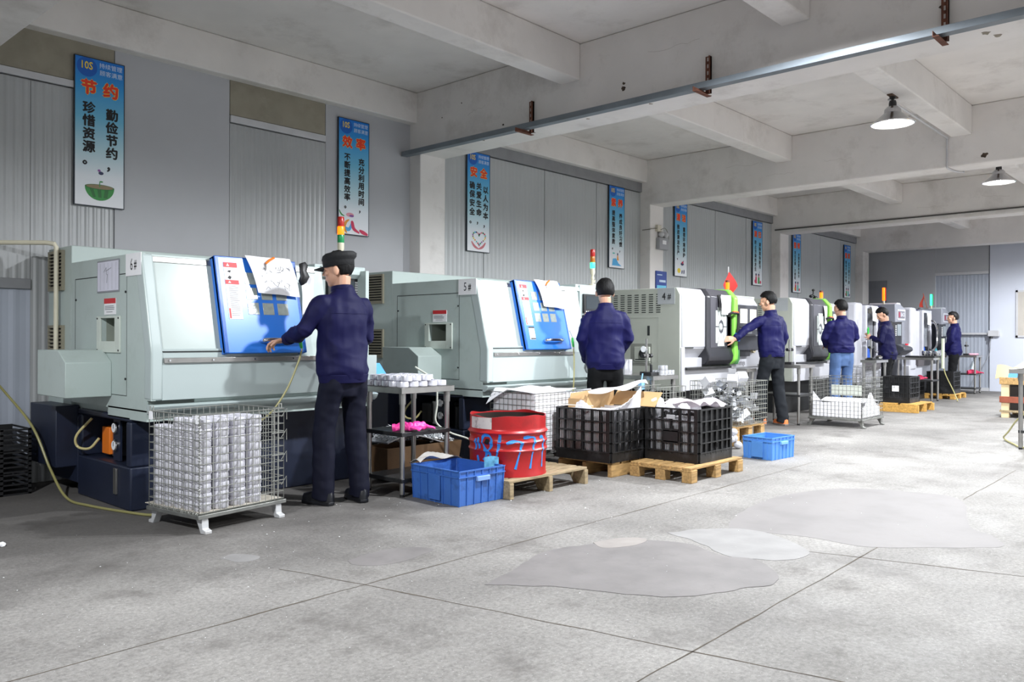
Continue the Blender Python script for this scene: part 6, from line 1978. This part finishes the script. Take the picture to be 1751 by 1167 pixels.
    # ---- shoes
    for sx, hip, kn, an in legs:
        so = MB()
        c = V((an.x, an.y, 0))
        turn = Matrix.Rotation(-sx * .2, 3, 'Z')
        def sp(x, y, z):
            return c + turn @ V((x, y, z))
        out = [(-.030, -.075), (-.038, -.03), (-.036, .03), (-.046, .10), (-.038, .155), (-.012, .182), (.018, .178), (.04, .145), (.045, .09), (.036, .03), (.037, -.03), (.028, -.075), (0, -.086)]
        so.loft([[sp(x * .98, y * .98, 0) for x, y in out], [sp(x * 1.03, y * 1.02, .006) for x, y in out], [sp(x * 1.03, y * 1.02, .022) for x, y in out], [sp(x * .98, y * .99, .026) for x, y in out]])
        up = MB()
        up.loft([[sp(x, y, .024) for x, y in out], [sp(x * .98, y * .98, .045) for x, y in out], [sp(x * .86, y * (.92 if y > .05 else .95), .066 if y > .05 else .075) for x, y in out],
                 [sp(x * .72, y * .5 if y > .05 else y * .8, .088 if y > .05 else .105) for x, y in out], [sp(x * .5, y * .3, .10) for x, y in out]])
        s_ = up.build('shoe', shoe or m_shoe, root, 0, 60)
        so.build('sole', m_sole if shoe else m_shoe, s_, 0, 40)
    if gloves:
        for sx, sh, el, wr, f, p, cu in arms:
            gmb = MB()
            hand(gmb, wr, f, p, 1 if sx < 0 else -1, cu, k * 1.06, 1.35)
            link(union(gmb, .006, 2), 'glove', gloves, root, 0, 180)
    return root

# the operators, from the camera to the far wall; z of the hands meets the handles they hold
person('person in a black cap and navy suit, one hand on the blue door', (3.355, 4.64), 92, 1.71, .05, .62, .12,
       armL=((-.275, .08, 1.185), (-.262, .295, 1.125), (-.28, .32, -.08), (0, -.25, -1), .75),
       armR=((.245, .05, 1.15), (.18, .22, .97), (-.4, .8, -.1), (-.6, 0, -1), .8),
       feet=((-.12, .06), (.12, -.03)), hem=.845, cap=True, seed=1, jacket=m_jacket_d)
person('person seen from behind with short black hair and a grey glove, at the second lathe', (6.47, 4.70), 46, 1.69, .02, .03, .05,
       armL=((-.235, .0, 1.15), (-.15, .18, .93), (.45, .6, -.5), (.6, 0, -.7), .7),
       armR=((.235, .02, 1.15), (.16, .2, .97), (-.5, .7, -.3), (-.6, 0, -.7), .7),
       hem=.86, trousers=m_trouser_b, gloves=m_greyglove, seed=2)
person('person in charcoal trousers and orange trainers reaching for a black door', (10.22, 4.74), 74, 1.73, .06, .55, .15,
       armL=((-.43, .06, 1.24), (-.615, .065, 1.125), (-.8, .3, .0), (.35, .7, -.2), .5),
       armR=((.235, .0, 1.14), (.22, .12, .92), (-.2, .8, -.5), (-.8, 0, -.4), .7),
       feet=((-.10, .10), (.12, -.08)), hem=.90, trousers=m_trouser_k, shoe=m_trainer, seed=3)
person('person in pale blue jeans and navy jacket, seen from behind', (12.42, 4.66), 50, 1.70, .02, .35, .08,
       armL=((-.245, .03, 1.17), (-.13, .22, 1.04), (.5, .7, .1), (.4, 0, -.8), .7),
       armR=((.245, .03, 1.17), (.14, .22, 1.04), (-.5, .7, .1), (-.4, 0, -.8), .7),
       hem=.95, trousers=m_jeans, fat=1.06, seed=4, vox=.008)
w5 = person('person bowing the head over a small green tool', (14.93, 4.80), 98, 1.66, .10, .55, .5,
       armL=((-.23, .07, 1.14), (-.13, .27, 1.20), (.0, .5, .6), (.7, .2, 0), .9),
       armR=((.23, .07, 1.14), (.02, .27, 1.18), (-.5, .5, .5), (-.5, 0, -.3), .9),
       hem=.82, trousers=m_trouser_b, seed=5, vox=.008, jacket=m_jacket_d)
person('person with greying hair and white gloves looking at the last machine', (18.5, 4.66), 102, 1.675, .0, .35, .0,
       armL=((-.225, .05, 1.14), (-.12, .2, .92), (.2, .8, -.3), (.6, .1, -.5), .6),
       armR=((.235, -.02, 1.14), (.2, .12, .90), (-.2, .5, -.7), (-.7, 0, 0), .6),
       hem=.84, trousers=m_trouser_b, hair=m_hair_g, gloves=m_wglove, seed=6, vox=.008)
tag(MB().limb([(-.0, 0, -.04), (0, 0, .05), (.01, 0, .08)], [.016, .02, .008], 10).build('air_tool', m_grn, loc=(14.70, 5.06, 1.26)), 'small green air tool in the hands of the bowed worker', 'air tool')
